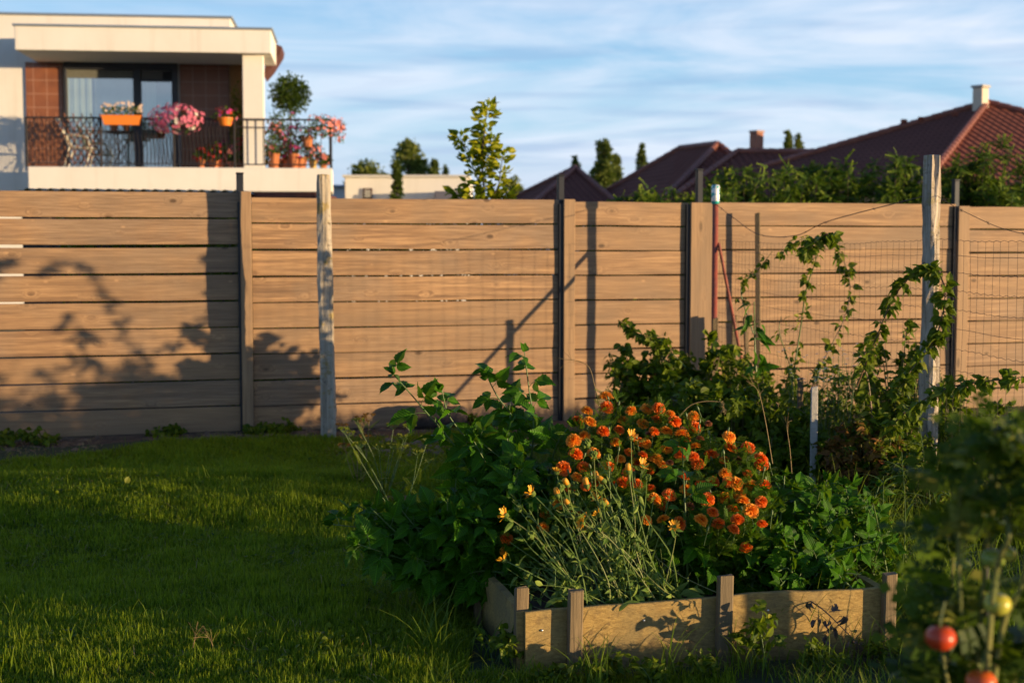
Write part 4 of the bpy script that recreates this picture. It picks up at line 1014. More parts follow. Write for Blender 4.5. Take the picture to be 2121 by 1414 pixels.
# ================================================================== tall grass round the bed (uncountable)
def tall_grass():
    a=Acc()
    def tuft(n,X,Y,h,sp,w=.0055,bd=.6):
        P=np.stack([X+rng.normal(0,sp,n),Y+rng.normal(0,sp,n),np.zeros(n)],-1); blades(a,P,h*rng.uniform(.5,1.15,n),w*rng.uniform(.6,1.4,n),rng.random(n)*6.28,np.abs(rng.normal(bd,.35,n)),rng.random(n),rows=7)
    def pt(px,py): d=CAMH*FPX/max(py-496,60); 
    # strip before the front board
    for i in range(80):
        u=random.uniform(-.35,1.6); q=bp(u,-random.uniform(.05,.32),0); tuft(random.randint(6,14),q[0],q[1],random.uniform(.05,.10) if random.random()<.8 else random.uniform(.14,.27),.03,.004)
    for i in range(34):      # left of the side board
        v=random.uniform(.05,1.2); q=bp(-.10-random.uniform(0,.28),v,0); tuft(14,q[0],q[1],random.uniform(.10,.26),.03,.0045,.8)
    for i in range(44):      # rear right corner and inside the bed
        q=bp(random.uniform(.85,1.35),random.uniform(.05,.6),.13); tuft(7,q[0],q[1],random.uniform(.25,.42),.03,.0045,.8)
    for i in range(9):
        q=bp(random.uniform(.1,.75),random.uniform(.05,.35),.13); tuft(4,q[0],q[1],random.uniform(.22,.40),.03,.0055,.8)
    # weedy ground to the right of the bed and up to the mesh
    for i in range(1500):
        Y=random.uniform(4.8,10.8); X=random.uniform(max(1.40,.13*Y),.42*Y)
        if Y<5.3: X=max(X,1.5)
        low=Y<6.7
        tuft(16,X,Y,random.uniform(.05,.09) if low else random.uniform(.12,.34),.06,.0045 if low else .0055,.55)
    for i in range(60):
        X=random.uniform(1.6,2.4); Y=random.uniform(6.6,8.2); tuft(10,X,Y,random.uniform(.25,.45),.04,.0065,.45)
    for i in range(500):
        Y=random.uniform(6.0,10.6); X=random.uniform(.0,.16*Y); tuft(16,X,Y,random.uniform(.04,.07) if Y<7.6 else random.uniform(.06,.2),.06,.0045,.5)
    for i in range(80):
        X=random.uniform(1.4,1.95); Y=random.uniform(5.2,6.5); tuft(5,X,Y,random.uniform(.25,.50),.03,.005,.7)
    # reed-like stems with side leaves rising right of the bed
    o=a.build('tall_grass',M_tall); tag(o,kind='stuff')
    for k,(px,yt,Y,lean) in enumerate(((1868,935,5.6,-.05),(1905,880,5.7,.02),(1930,1010,5.5,.06),(1830,985,5.7,-.10),(1950,960,5.9,.05))):
        e=at(px,yt,Y); b=np.array([e[0]+lean+.05,e[1],0]); root=empty('reed_grass',b); tag(root,['reed grass with long leaves nearest the raspberry bush','tallest reed grass right of the bed','short reed grass close to the tomato plant','reed grass leaning left at the bed corner','slender reed grass in front of the square post'][k],'reed grass','reed grass right of the raised bed')
        st=Acc(); P=spline([b,b+(e-b)*.55+[.02,0,0],e],14); tube(st,P,[.0028,.0012],5,c3=(0,.5,.5)); local(root,st,'stalk',M_stem); a2=Acc()
        for j in range(11):
            i=random.randrange(3,13); az=random.choice((0,math.pi))+random.gauss(0,.5); blades(a2,[P[i]],random.uniform(.04,.10),.011,np.array([az+math.pi/2]),random.uniform(1.2,2.8),[random.uniform(.6,1)],rows=8,bendaz=np.array([az]))
        local(root,a2,'leaf_blades',M_tall)
tall_grass()
def low_weeds():
    # broad leaved weeds rooted along the foot of the boards and fence
    specs=[(1150,1395,4.7,.03,.03),(1440,1385,4.78,.05,.03),(1575,1385,4.87,.19,.042),(1700,1392,4.85,.08,.03),(1250,1400,4.7,.08,.035),(1840,1370,4.98,.05,.03),(1040,1380,4.9,.12,.035),(1350,1400,4.7,.07,.03)]
    labs=['small leafy weed below the screw at the left end of the front board','leafy weed left of the seam stake','bushy weed growing up the front board right of the seam stake','low weed below the sunlit right front board','tiny leafy weed before the second stake','small weed at the foot of the right hand corner stake','weed in the long grass beside the left corner of the bed','tiny weed below the middle of the left front board']
    for (px,py,Y,h,lf),lab in zip(specs,labs):
        p=at(px,py,Y); bush('leafy_weed',lab,'weed',(p[0],p[1],0),h+.03,.07,9,lf,T_SIMP,[M_weed,M_yellowleaf],'small weeds at the foot of the bed',M_stem,dens=14,second=.1,st_r=.0016)
    for k,(px,w) in enumerate(((35,.12),(100,.12),(350,.10),(545,.07),(590,.09),(1000,.08))):
        p,_=fence_pt(px); q=p+np.array([0,-.35 if px<200 else -.2,0]); bush('fence_weed',['leafy weed at the fence foot in the far left corner','leafy weed at the fence foot near the far left corner','leafy weed at the fence foot left of the first steel post','small weed at the foot of the first steel post','small weed between the first steel post and the old pole','weed at the fence foot beyond the dark log'][k],'weed',(q[0],q[1],0),w+.0,w+.05,12,.04,T_ROUND,[M_weed,M_yellowleaf],'weeds along the foot of the board fence',M_stem,dens=14,second=.15,st_r=.002)
low_weeds()

# dried plant hanging over the right front board
def withered():
    e=at(1690,1242,5.06); root=empty('withered_plant',e); tag(root,'withered plant with curled purple brown leaves hanging over the right front board','dead plant')
    st=Acc(); L=Leaves(); W=[at(1672,1240,5.10),at(1705,1262,5.03),at(1745,1300,5.01),at(1775,1330,4.98)]; P=spline(W,14); tube(st,P,[.003,.0015],5,c3=(0,.5,.5))
    for (px,py) in ((1688,1285),(1715,1290),(1708,1315),(1728,1300),(1745,1275),(1680,1245),(1725,1252),(1760,1325),(1772,1345),(1790,1360),(1812,1350),(1785,1390),(1800,1385),(1770,1395)):
        q=at(px,py,5.0); c=P[np.argmin(((P-q)**2).sum(1))]; tube(st,[c,(c+q)/2+[0,-.01,.01],q],.001,3)
        for j in range(3): L.add(q+rng.normal(0,.006,3),[random.gauss(0,.4),random.gauss(0,.3),-1],rng.normal(size=3),random.uniform(.03,.05))
    a=Acc(); L.flush(a,leaf_template(6,.5,.7,.6,0,.4,1,1)); local(root,a,'leaves',M_deadleaf); local(root,st,'twigs',M_bark)
withered()

# dark log and clods at the back of the lawn, a broken brick in the grass
def log_and_clods():
    p=at(905,880,11.2); root=empty('old_log',(p[0],p[1],.12)); tag(root,'dark old log lying on the bare soil before the fence','log')
    a=Acc(); n=14; m=18; V=[]
    for i in range(n):
        t=i/(n-1); x=-.24+.48*t; r=.09*(1-.1*t)*(1 if 0<i<n-1 else .82)
        for j in range(m): q=2*math.pi*j/m; rr=r*(1+.10*math.sin(3*q+t*4)+rng.normal(0,.03)); V.append([x,rr*math.cos(q),rr*math.sin(q)])
    V=np.array(V)+[p[0],p[1],.095]; F=[[i*m+j,i*m+(j+1)%m,(i+1)*m+(j+1)%m,(i+1)*m+j] for i in range(n-1) for j in range(m)]
    a.add(V,F); k=a.n; a.add([[p[0]-.24,p[1],.095],[p[0]+.24,p[1],.095]],[[0,1,0,1]][:0] or np.zeros((0,4),int)); a.more([[k,j,(j+1)%m] for j in range(m)]+[[k+1,(n-1)*m+j,(n-1)*m+(j+1)%m] for j in range(m)])
    local(root,a,'log_body',mat_plain('rotting_bark',(.035,.026,.022),.95,c2=(.09,.065,.05),nscale=14,bump=1,bscale=30),True)
    a=Acc(); r=np.random.default_rng(5)
    def clod(c,s):
        n=7;m=9;V=[]
        for i in range(n):
            th=math.pi*i/(n-1)
            for j in range(m): q=2*math.pi*j/m; k=s*(1+r.normal(0,.12)); V.append([c[0]+k*math.sin(th)*math.cos(q),c[1]+k*math.sin(th)*math.sin(q),c[2]+k*.6*math.cos(th)])
        a.add(V,[[i*m+j,i*m+(j+1)%m,(i+1)*m+(j+1)%m,(i+1)*m+j] for i in range(n-1) for j in range(m)])
    for i in range(900):
        px=r.uniform(-40,1250); p,_=fence_pt(px); q=p+np.array([0,-r.uniform(.05,.75 if px<260 else .5 if px<700 else 1.6),0]); clod((q[0],q[1],.0),r.uniform(.008,.035)*(1.5 if r.random()<.07 else 1))
    o=a.build('soil_clods',mat_plain('soil_clod',(.10,.065,.04),.95,c2=(.26,.17,.10),nscale=3,bump=.8,bscale=50),smooth=True); tag(o,kind='stuff')
    # flakes of bark and straw litter
    a=Acc(); L=Leaves(); n=1500
    for i in range(n):
        px=r.uniform(-40,1250); p,_=fence_pt(px); q=p+np.array([0,-r.uniform(.05,.8 if px<260 else .5 if px<700 else 1.5),.008+r.random()*.015]); L.add(q,[r.normal(),r.normal(),r.normal()*.2],[r.normal()*.3,r.normal()*.3,1],r.uniform(.02,.06))
    L.flush(a,T_QN); o=a.build('straw_litter',M_straw); tag(o,kind='stuff')
    p=at(806,1050,8.0); a=Acc(); box(a,(p[0],p[1],.018),(.22,.09,.05),rz=.1,bev=.006,jit=.002); o=a.build('broken_brick',mat_plain('clay_brick',(.34,.16,.08),.9,noise=.4,nscale=20,bump=.5)); tag(o,'orange brick lying in the grass below the dill','brick')
    p=at(738,1046,8.1); a=Acc(); box(a,(p[0],p[1],.025),(.035,.03,.05),rz=.4,bev=.008,jit=.003); o=a.build('white_stone',mat_plain('pale_stone',(.6,.58,.55),.9,noise=.2)); tag(o,'small white stone in the grass beside the brick','stone')
log_and_clods()

# ================================================================== the tomato plant close to the camera
M_tomleaf=mat_leaf('tomato_leaf',(.015,.045,.004),(.13,.19,.012),trans=.28,rough=.55,spot=(.30,.28,.05))
M_tomstem=mat_plain('tomato_stem',(.12,.17,.05),.55,c2=(.28,.26,.07),nscale=12)
def mat_tomato(name,a,b): 
    t=NT(name); l=t.lc(); c=t.mix(t.ramp(l[1],[(.3,(1,1,1)),(1,(0,0,0))]),a,b); return t.out(t.n('ShaderNodeBsdfPrincipled', **{'Base Color':c,'Roughness':.34,'Subsurface Weight':.12,'Subsurface Radius':(.02,.006,.003)}).outputs[0])
M_tred=mat_tomato('ripe_tomato',(.60,.075,.012),(.50,.045,.01)); M_torange=mat_tomato('half_ripe_tomato',(.62,.13,.015),(.60,.07,.015)); M_tgreen=mat_tomato('green_tomato',(.30,.36,.06),(.22,.30,.05)); M_tyel=mat_tomato('yellowing_tomato',(.55,.48,.05),(.42,.42,.06))
T_TOM=pinnate_template(3,.42,.30)
def tomato_plant(label,bx,by,H,fr,shoots,stake_top=None,seed=1,leaf=.15,nleaf=120):
    r=np.random.default_rng(seed); b=np.array([bx,by,0.]); root=empty('tomato_plant',b); tag(root,label,'tomato plant','tomato plants at the right edge'); st=Acc(); L=Leaves(); S=Leaves()
    paths=[]
    for s in shoots:
        W=[b+r.normal(0,.02,3)*[1,1,0]]+[at(*q) for q in s]; P=spline(W,24); paths.append(P); tube(st,P,[.006,.002],7,c3=(0,.5,.5))
    FR=[(at(a_[0],a_[1],a_[2]),a_[3]) for a_ in fr]; eye=np.array([0,0,CAMH])
    def hides(p,m=2.1):
        for c,rd in FR:
            w=c-eye; t=(p-eye)@w/(w@w)
            if t<1.03 and np.linalg.norm(eye+w*t-p)<(rd*m+.012)*t: return True
        return False
    for k in range(nleaf):
        P=paths[r.integers(len(paths))]; i=int(4+20*r.random()**1.35); az=r.uniform(0,6.28); d=nrm(np.array([math.cos(az),math.sin(az),r.uniform(-.1,.6)])); sz=leaf*r.uniform(.55,1.2)
        q=P[i]+d*.035*r.random()
        if hides(q+d*sz*.5): continue
        L.add(q,nrm(d+[0,0,-.5*r.random()]),np.array([.4,-.6,.5])+r.normal(0,.7,3),sz)
    for P in paths:
        for k in range(8): S.add(P[-1]-[0,0,.01*k],nrm(r.normal(size=3)+[0,0,.8]),r.normal(size=3),.05)
    a=Acc(); L.flush(a,T_TOM); S.flush(a,T_TOM); local(root,a,'foliage',M_tomleaf); local(root,st,'stems',M_tomstem)
    if stake_top is not None:
        a=Acc(); tube(a,[(bx+.02,by+.02,-.02),stake_top],.0045,8); local(root,a,'support_cane',mat_plain('dark_cane',(.04,.035,.03),.7))
    for (px,py,Y,rad,m) in fr:
        c=at(px,py,Y); a=Acc(); n=14; prof=[]
        for i in range(n+1):
            th=math.pi*i/n; x=math.sin(th)*rad*1.05; z=-math.cos(th)*rad*.88
            if i>n-4: z-=rad*.16*((i-(n-4))/4)**2
            prof.append((max(x,.0002),z))
        k=24; V=[];C=[]
        for i,(x,z) in enumerate(prof):
            for j in range(k): q=2*math.pi*j/k; rr=x*(1+.025*math.cos(5*q)*(i/n)); V.append([c[0]+rr*math.cos(q),c[1]+rr*math.sin(q),c[2]+z]); C.append([0,i/n,.5])
        a.add(V,[[i*k+j,i*k+(j+1)%k,(i+1)*k+(j+1)%k,(i+1)*k+j] for i in range(n) for j in range(k)],C)
        o=local(root,a,'tomato',m,True)
        a=Acc(); Lc=Leaves(); tp=c+[0,0,rad*.70]
        for j in range(6): Lc.add(tp,[math.cos(j*1.047),math.sin(j*1.047),.15],[0,0,1],rad*1.0)
        Lc.flush(a,T_NARR); P=min((min(((PP[i]-tp)@(PP[i]-tp),tuple(PP[i])) for i in range(24)) for PP in paths)); 
        tube(a,spline([tp,tp+[0,0,.012],tp+[.012,.02,.035]],6),.0016,5); q=a.build('calyx',M_tomstem,o,False); q.location=[-v for v in root.location]
    return root
tomato_plant('blurred tomato plant with one red and several green tomatoes at the lower right',0.80,2.36,1.15,
  [(1948,1320,2.15,.0225,M_tred),(2032,1412,2.25,.0235,M_torange),(1995,1171,2.30,.013,M_tgreen),(2056,1156,2.25,.0185,M_tgreen),(2089,1147,2.25,.013,M_tyel),(2066,1250,2.25,.021,M_tyel)],
  [[(2020,1500,2.35),(2030,1300,2.35),(2045,1120,2.30),(2065,1000,2.25),(2062,890,2.20)],[(1985,1500,2.40),(1965,1380,2.40),(1972,1200,2.40),(1980,1080,2.35)],[(2060,1400,2.30),(2120,1200,2.25),(2130,1000,2.20),(2105,880,2.15)],
   [(2010,1450,2.35),(1990,1250,2.30),(1985,1100,2.25),(1990,1010,2.20)],[(2000,1600,2.35),(1970,1450,2.35),(1950,1330,2.35),(1955,1230,2.35)],[(2080,1500,2.35),(2160,1300,2.25),(2200,1000,2.15)],[(2050,1300,2.25),(2090,1100,2.15),(2050,980,2.35),(2060,860,2.30)]],
  stake_top=at(2044,1080,2.42),nleaf=520,leaf=.074)

def fallen_leaf(px,py,Y,label,mat,size=.05):
    p=at(px,py,Y); p[2]=float(ground_h(p[0],p[1]))+.05; a=Acc(); L=Leaves(); L.add(p,[.3,.1,.75],[.5,-.8,.3],size); L.flush(a,T_ROUND); o=a.build('fallen_leaf',mat); tag(o,label,'leaf')
fallen_leaf(262,1060,8.0,'bright yellow leaf caught upright in the sunlit band of the lawn',M_yellowleaf,.045)
# ================================================================== neighbour's house with the flowered balcony
HO=at(60,345,28.5); HA=R(6.5); HEX=np.array([math.cos(HA),math.sin(HA)]); HEY=np.array([-math.sin(HA),math.cos(HA)])
def hp(px,py,d):
    """pixel -> house frame (x, d, z) on the vertical plane at depth d"""
    k=(px-1060.5)/FPX; o=HO[:2]+HEY*d; u=(k*o[1]-o[0])/(HEX[0]-k*HEX[1]); w=o+HEX*u; return np.array([u,d,at(px,py,w[1])[2]])
def hw(p): q=HO[:2]+HEX*p[0]+HEY*p[1]; return np.array([q[0],q[1],p[2]])
def mat_stucco():
    t=NT('white_stucco'); o=t.coord('Object'); a=t.noise(o,.8,5,.6); s=t.noise(t.mapping(o,(5,5,.35)),1,5,.6,.2)
    c=t.mix(t.ramp(a,[(.35,(0,0,0)),(.7,(1,1,1))]),(.80,.76,.69),(.73,.69,.61)); c=t.mix(t.math('MULTIPLY',t.ramp(s,[(.55,(0,0,0)),(.75,(1,1,1))]),.35),c,(.52,.47,.38))
    return t.out(t.n('ShaderNodeBsdfPrincipled', **{'Base Color':c,'Roughness':.92,'Normal':t.bump(t.noise(o,90,3),.25,.01)}).outputs[0])
M_stucco=mat_stucco()
M_coping=mat_plain('grey_metal_coping',(.30,.36,.42),.5,.6)
M_darkframe=mat_plain('dark_window_frame',(.03,.032,.04),.5)
M_iron=mat_plain('dark_iron',(.035,.03,.03),.5,.4)
M_trellis=mat_plain('rusty_trellis',(.30,.11,.045),.7,c2=(.17,.06,.03),nscale=12)
M_terra=mat_plain('terracotta',(.60,.20,.07),.8,noise=.25,nscale=8)
M_orangepl=mat_plain('orange_plastic',(.80,.22,.02),.5)
M_plast=mat_plain('cream_plastic',(.75,.70,.55),.5)
def mat_tilewall(name,a,b,grout):
    t=NT(name); o=t.coord('Object'); s=t.n('ShaderNodeSeparateXYZ',Vector=o).outputs
    fx=t.math('FRACT',t.math('DIVIDE',s[0],.275)); fz=t.math('FRACT',t.math('DIVIDE',s[2],.285)); g=t.math('MAXIMUM',t.math('LESS_THAN',fx,.04),t.math('LESS_THAN',fz,.04))
    c=t.mix(t.noise(o,3.5,4,.6),a,b); c=t.mix(g,c,grout); return t.out(t.n('ShaderNodeBsdfPrincipled', **{'Base Color':c,'Roughness':.45}).outputs[0])
M_tile=mat_tilewall('brown_wall_tiles',(.14,.05,.025),(.34,.12,.045),(.42,.24,.16))
def mat_glass():
    t=NT('window_glass'); g=t.n('ShaderNodeBsdfGlossy',Color=(.9,.95,1,1),Roughness=.03); tr=t.n('ShaderNodeBsdfTransparent',Color=(.75,.8,.8,1)); return t.out(t.n('ShaderNodeMixShader',i0=.24,i1=tr.outputs[0],i2=g.outputs[0]).outputs[0])
M_glass=mat_glass()
M_curtain=mat_plain('cream_curtain',(.80,.78,.60),.9)
def make_house():
    root=empty('balcony_house',(HO[0],HO[1],0),HA); tag(root,'white flat roofed house with a deep balcony full of flowers','house')
    D=1.9
    def bx(name,mat,x0,x1,y0,y1,z0,z1,bev=.01,parent=None):
        a=Acc(); box(a,((x0+x1)/2,(y0+y1)/2,(z0+z1)/2),(x1-x0,y1-y0,z1-z0),bev=bev); return a.build(name,mat,parent or root)
    xr=hp(485,45,D)[0]; zt=hp(300,36,D)[2]
    bx('main_wall',M_stucco,-7,xr,D,D+8,0,zt); bx('wall_coping',M_coping,-7.05,xr+.05,D-.05,D+8.05,zt+.003,zt+.05)
    z0=hp(60,395,0)[2]; z1=hp(60,345,0)[2]; xR=hp(690,345,0)[0]
    bx('balcony_slab',M_stucco,-.02,xR,0,D-.003,z0,z1); 
    fx0=hp(46,60,0)[0]; fx1=hp(568,60,0)[0]; fz0=hp(50,105,0)[2]; fz1=hp(50,56,0)[2]
    bx('balcony_roof',M_stucco,fx0,fx1,-.12,D-.003,fz0,fz1); bx('roof_coping',M_coping,fx0-.04,fx1+.04,-.16,D-.01,fz1+.003,fz1+.045)
    c0=hp(508,200,.14)[0]; c1=hp(551,200,.14)[0]; bx('column',M_stucco,c0,c1,.14,.46,z1+.002,fz0-.002)
    bx('unseen_shade_wall',M_stucco,c0+.01,c0+.13,.465,D-.005,z1+.002,fz0-.002)  # unseen wall added behind the column to shade the window
    zf=z1+.003
    def px(v,d=D): return hp(v,200,d)[0]
    bx('tile_panel',M_tile,px(64),px(141),D-.04,D-.003,zf,fz0-.003,.004); bx('tile_panel',M_tile,px(380),px(481),D-.04,D-.003,zf,fz0-.003,.004)
    bx('sunlit_wall_strip',mat_plain('painted_sunlight_amber',(.42,.20,.06),.7,noise=.3,nscale=5),px(482),px(512),D-.06,D-.003,zf,fz0-.003,.004)  # strip of wall coloured orange to stand in for sunlight
    # window
    def pz(v): return hp(200,v,D)[2]
    x0,x1=px(144),px(376); zt_=pz(126); fr=Acc()
    for (a_,b_) in ((144,150),(285,301),(364,376)): box(fr,((px(a_)+px(b_))/2,D-.06,(zf+zt_)/2),(px(b_)-px(a_),.11,zt_-zf),bev=.006)
    box(fr,((x0+x1)/2,D-.066,pz(135)),(x1-x0,.13,pz(126)-pz(146)),bev=.006); box(fr,((px(301)+px(364))/2,D-.055,pz(166)),(px(364)-px(301)-.004,.06,.05),bev=.005)
    w=fr.build('window',M_darkframe,root)
    bx('roller_blind',mat_plain('grey_shutter',(.16,.16,.13),.7,noise=.3,nscale=30),px(150),px(285),D-.055,D-.03,pz(163),pz(146),.003,w); bx('roller_blind',mat_plain('grey_shutter_box',(.10,.10,.09),.7),px(301),px(345),D-.055,D-.03,pz(163),pz(147),.003,w)
    bx('dark_interior',mat_plain('dark_room',(.03,.03,.035),.9),px(150),px(364),D-.012,D-.004,zf,pz(146),.0,w)
    for (a_,b_) in ((150,200),(206,285),(301,330)):
        a=Acc(); n=60; u=np.linspace(px(a_),px(b_),n); yy=D-.022+.008*np.sin(u*42)+.004*np.sin(u*97)
        if a_==206: yy=D-.020+.006*np.sin(u*30)
        V=[]; 
        for i in range(n): V+= [[u[i],yy[i],zf],[u[i],yy[i],pz(163)]]
        a.add(V,[[i*2,i*2+2,i*2+3,i*2+1] for i in range(n-1)]); a.build('curtain',M_curtain,w,True)
    for (a_,b_,tp) in ((150,285,163),(301,364,168)):
        bx('pane',M_glass,px(a_),px(b_),D-.048,D-.044,zf,pz(tp),0,w)
    # brown roof end and gutter beyond the column
    a=Acc(); poly=[hp(x,y,2.6) for (x,y) in ((552,158),(556,118),(574,90),(590,97),(588,108),(568,140))]; n=len(poly)
    V=[p for p in poly]+[p+np.array([0,1.2,0]) for p in poly]; a.add(V,[[i,(i+1)%n,(i+1)%n+n,i+n] for i in range(n)]); a.more([[0,i,i+1] for i in range(1,n-1)]+[[n,n+i+1,n+i] for i in range(1,n-1)]); a.build('gable_eave',mat_plain('brown_eave',(.13,.045,.03),.7,noise=.4,nscale=9),root)
    # drain hole lip, wall lamp line: faint cable on the left wall
    # railing
    zr=hp(60,243,.06)[2]; rl=Acc(); yr=.06
    def rx(v): return hp(v,300,yr)[0]
    for v in (62,215,365,490,688): box(rl,(rx(v),yr,(zf+zr)/2),(.045,.045,zr-zf),bev=.004)
    box(rl,((rx(62)+rx(688))/2,yr,zr),(rx(688)-rx(62),.05,.035),bev=.006); box(rl,((rx(62)+rx(688))/2,yr,zf+.07),(rx(688)-rx(62),.02,.02),bev=.002)
    for v in np.arange(70,488,8.2):
        X=rx(v); zz=np.linspace(zf+.07,zr,9); P=[(X+(.02*math.sin((z-zf)*6.3) if v>270 else 0),yr+(.05*math.sin((z-zf)*3.1) if v>270 else 0),z) for z in zz]; tube(rl,P,.0075 if v<270 else .010,5,cap=False)
    for v in np.arange(498,688,17): tube(rl,[(rx(v),yr,zf+.07),(rx(v),yr,zr)],.007,5,cap=False)
    box(rl,((rx(490)+rx(688))/2,yr,zr-.16),(rx(688)-rx(490),.02,.02),bev=.002)
    X=rx(688)
    for q in np.arange(.15,1.85,.11): tube(rl,[(X,q,zf+.03),(X,q,zr)],.009,5,cap=False)
    box(rl,(X,.95,zr),(.05,1.75,.035),bev=.006)
    rail=rl.build('railing',M_iron,root)
    a=Acc(); x0,x1=rx(66),rx(212); h=zr-zf-.05; n=13
    for s in (-1,1):
        for i in range(-7,14):
            cx=x0+i*.125; A=(cx,0); 
            # clipped diagonal strip
            u0=cx; u1=cx+h*.55
            if s<0: u0,u1=u1,u0
            t0,t1=0.,1.
            lo,hi=min(u0,u1),max(u0,u1)
            if hi<x0 or lo>x1: continue
            def clip(u): return (u-u0)/(u1-u0)
            ts=sorted([clip(x0),clip(x1)]); t0=max(0,ts[0]); t1=min(1,ts[1])
            if t1-t0<.03: continue
            tube(a,[(u0+(u1-u0)*t0,yr+.05+.012*s,zf+.04+h*t0),(u0+(u1-u0)*t1,yr+.05+.012*s,zf+.04+h*t1)],.010,4)
    for i in range(9): 
        X=x0+(x1-x0)*i/8
        tube(a,[(X,yr+.05,zr),(X+.02,yr+.05,zr+.05),(X,yr+.05,zr+.09)],.012,4)
    a.build('trellis',M_trellis,root)
    return z1
ZB=make_house()
def blob_plant(name,label,cat,group,c,rad,leafmat,flmat,nleaf,nfl,leaf=.06,fl=.05,pot=None,potmat=None,flat=1.0,bias=(0,-.3,.5),tpl=None,stems=True,trunk=None):
    """potted plant: crown of leaves and blossoms with its pot as parts (c in house frame)"""
    w=hw(c); root=empty(name,w,HA); tag(root,label,cat,group); rad=np.array(rad if hasattr(rad,'__len__') else (rad,)*3,float)
    L=Leaves();F=Leaves()
    for i in range(nleaf): d=nrm(rng.normal(size=3)); r=random.random()**.45*random.uniform(.75,1.12); L.add(d*rad*r,nrm(d+rng.normal(0,.6,3)),rng.normal(size=3)+[0,0,1],leaf*random.uniform(.6,1.3))
    for i in range(nfl):
        d=nrm(rng.normal(size=3)+np.array(bias)); p=d*rad*random.uniform(.85,1.15)
        for j in range(5): a_=j*1.257; u=nrm(np.cross(d,[.3,.2,1])); v=np.cross(d,u); F.add(p,u*math.cos(a_)+v*math.sin(a_)+d*.3,d,fl*.6)
    a=Acc(); L.flush(a,tpl or T_SIMP); a.build('foliage',leafmat,root)
    if nfl:
        ms=flmat if isinstance(flmat,list) else [flmat]; a=Acc(); F.flush(a,T_QW); 
        if len(ms)>1:
            for k in (3,4):
                for m in a.M[k]: m[:]=np.repeat(rng.integers(0,len(ms),len(m)//5+1),5)[:len(m)]
        a.build('blossoms',ms,root)
    if pot:
        r,h,zp=pot; a=Acc(); lathe(a,[(.001,zp),(r*.72,zp),(r,zp+h*.82),(r*1.12,zp+h*.83),(r*1.12,zp+h),(r*.98,zp+h),(r*.9,zp+h*.9),(.001,zp+h*.9)],n=16); a.build('flower_pot',potmat or M_terra,root,False)
    if trunk: a=Acc(); tube(a,[(0,0,trunk),(.01,0,trunk*.4),(0,0,0)],.018,6); a.build('trunk',M_bark,root)
    return root
M_bal=mat_leaf('balcony_leaf',(.03,.08,.010),(.16,.24,.02),trans=.25)
GB='flower pots along the balcony floor'
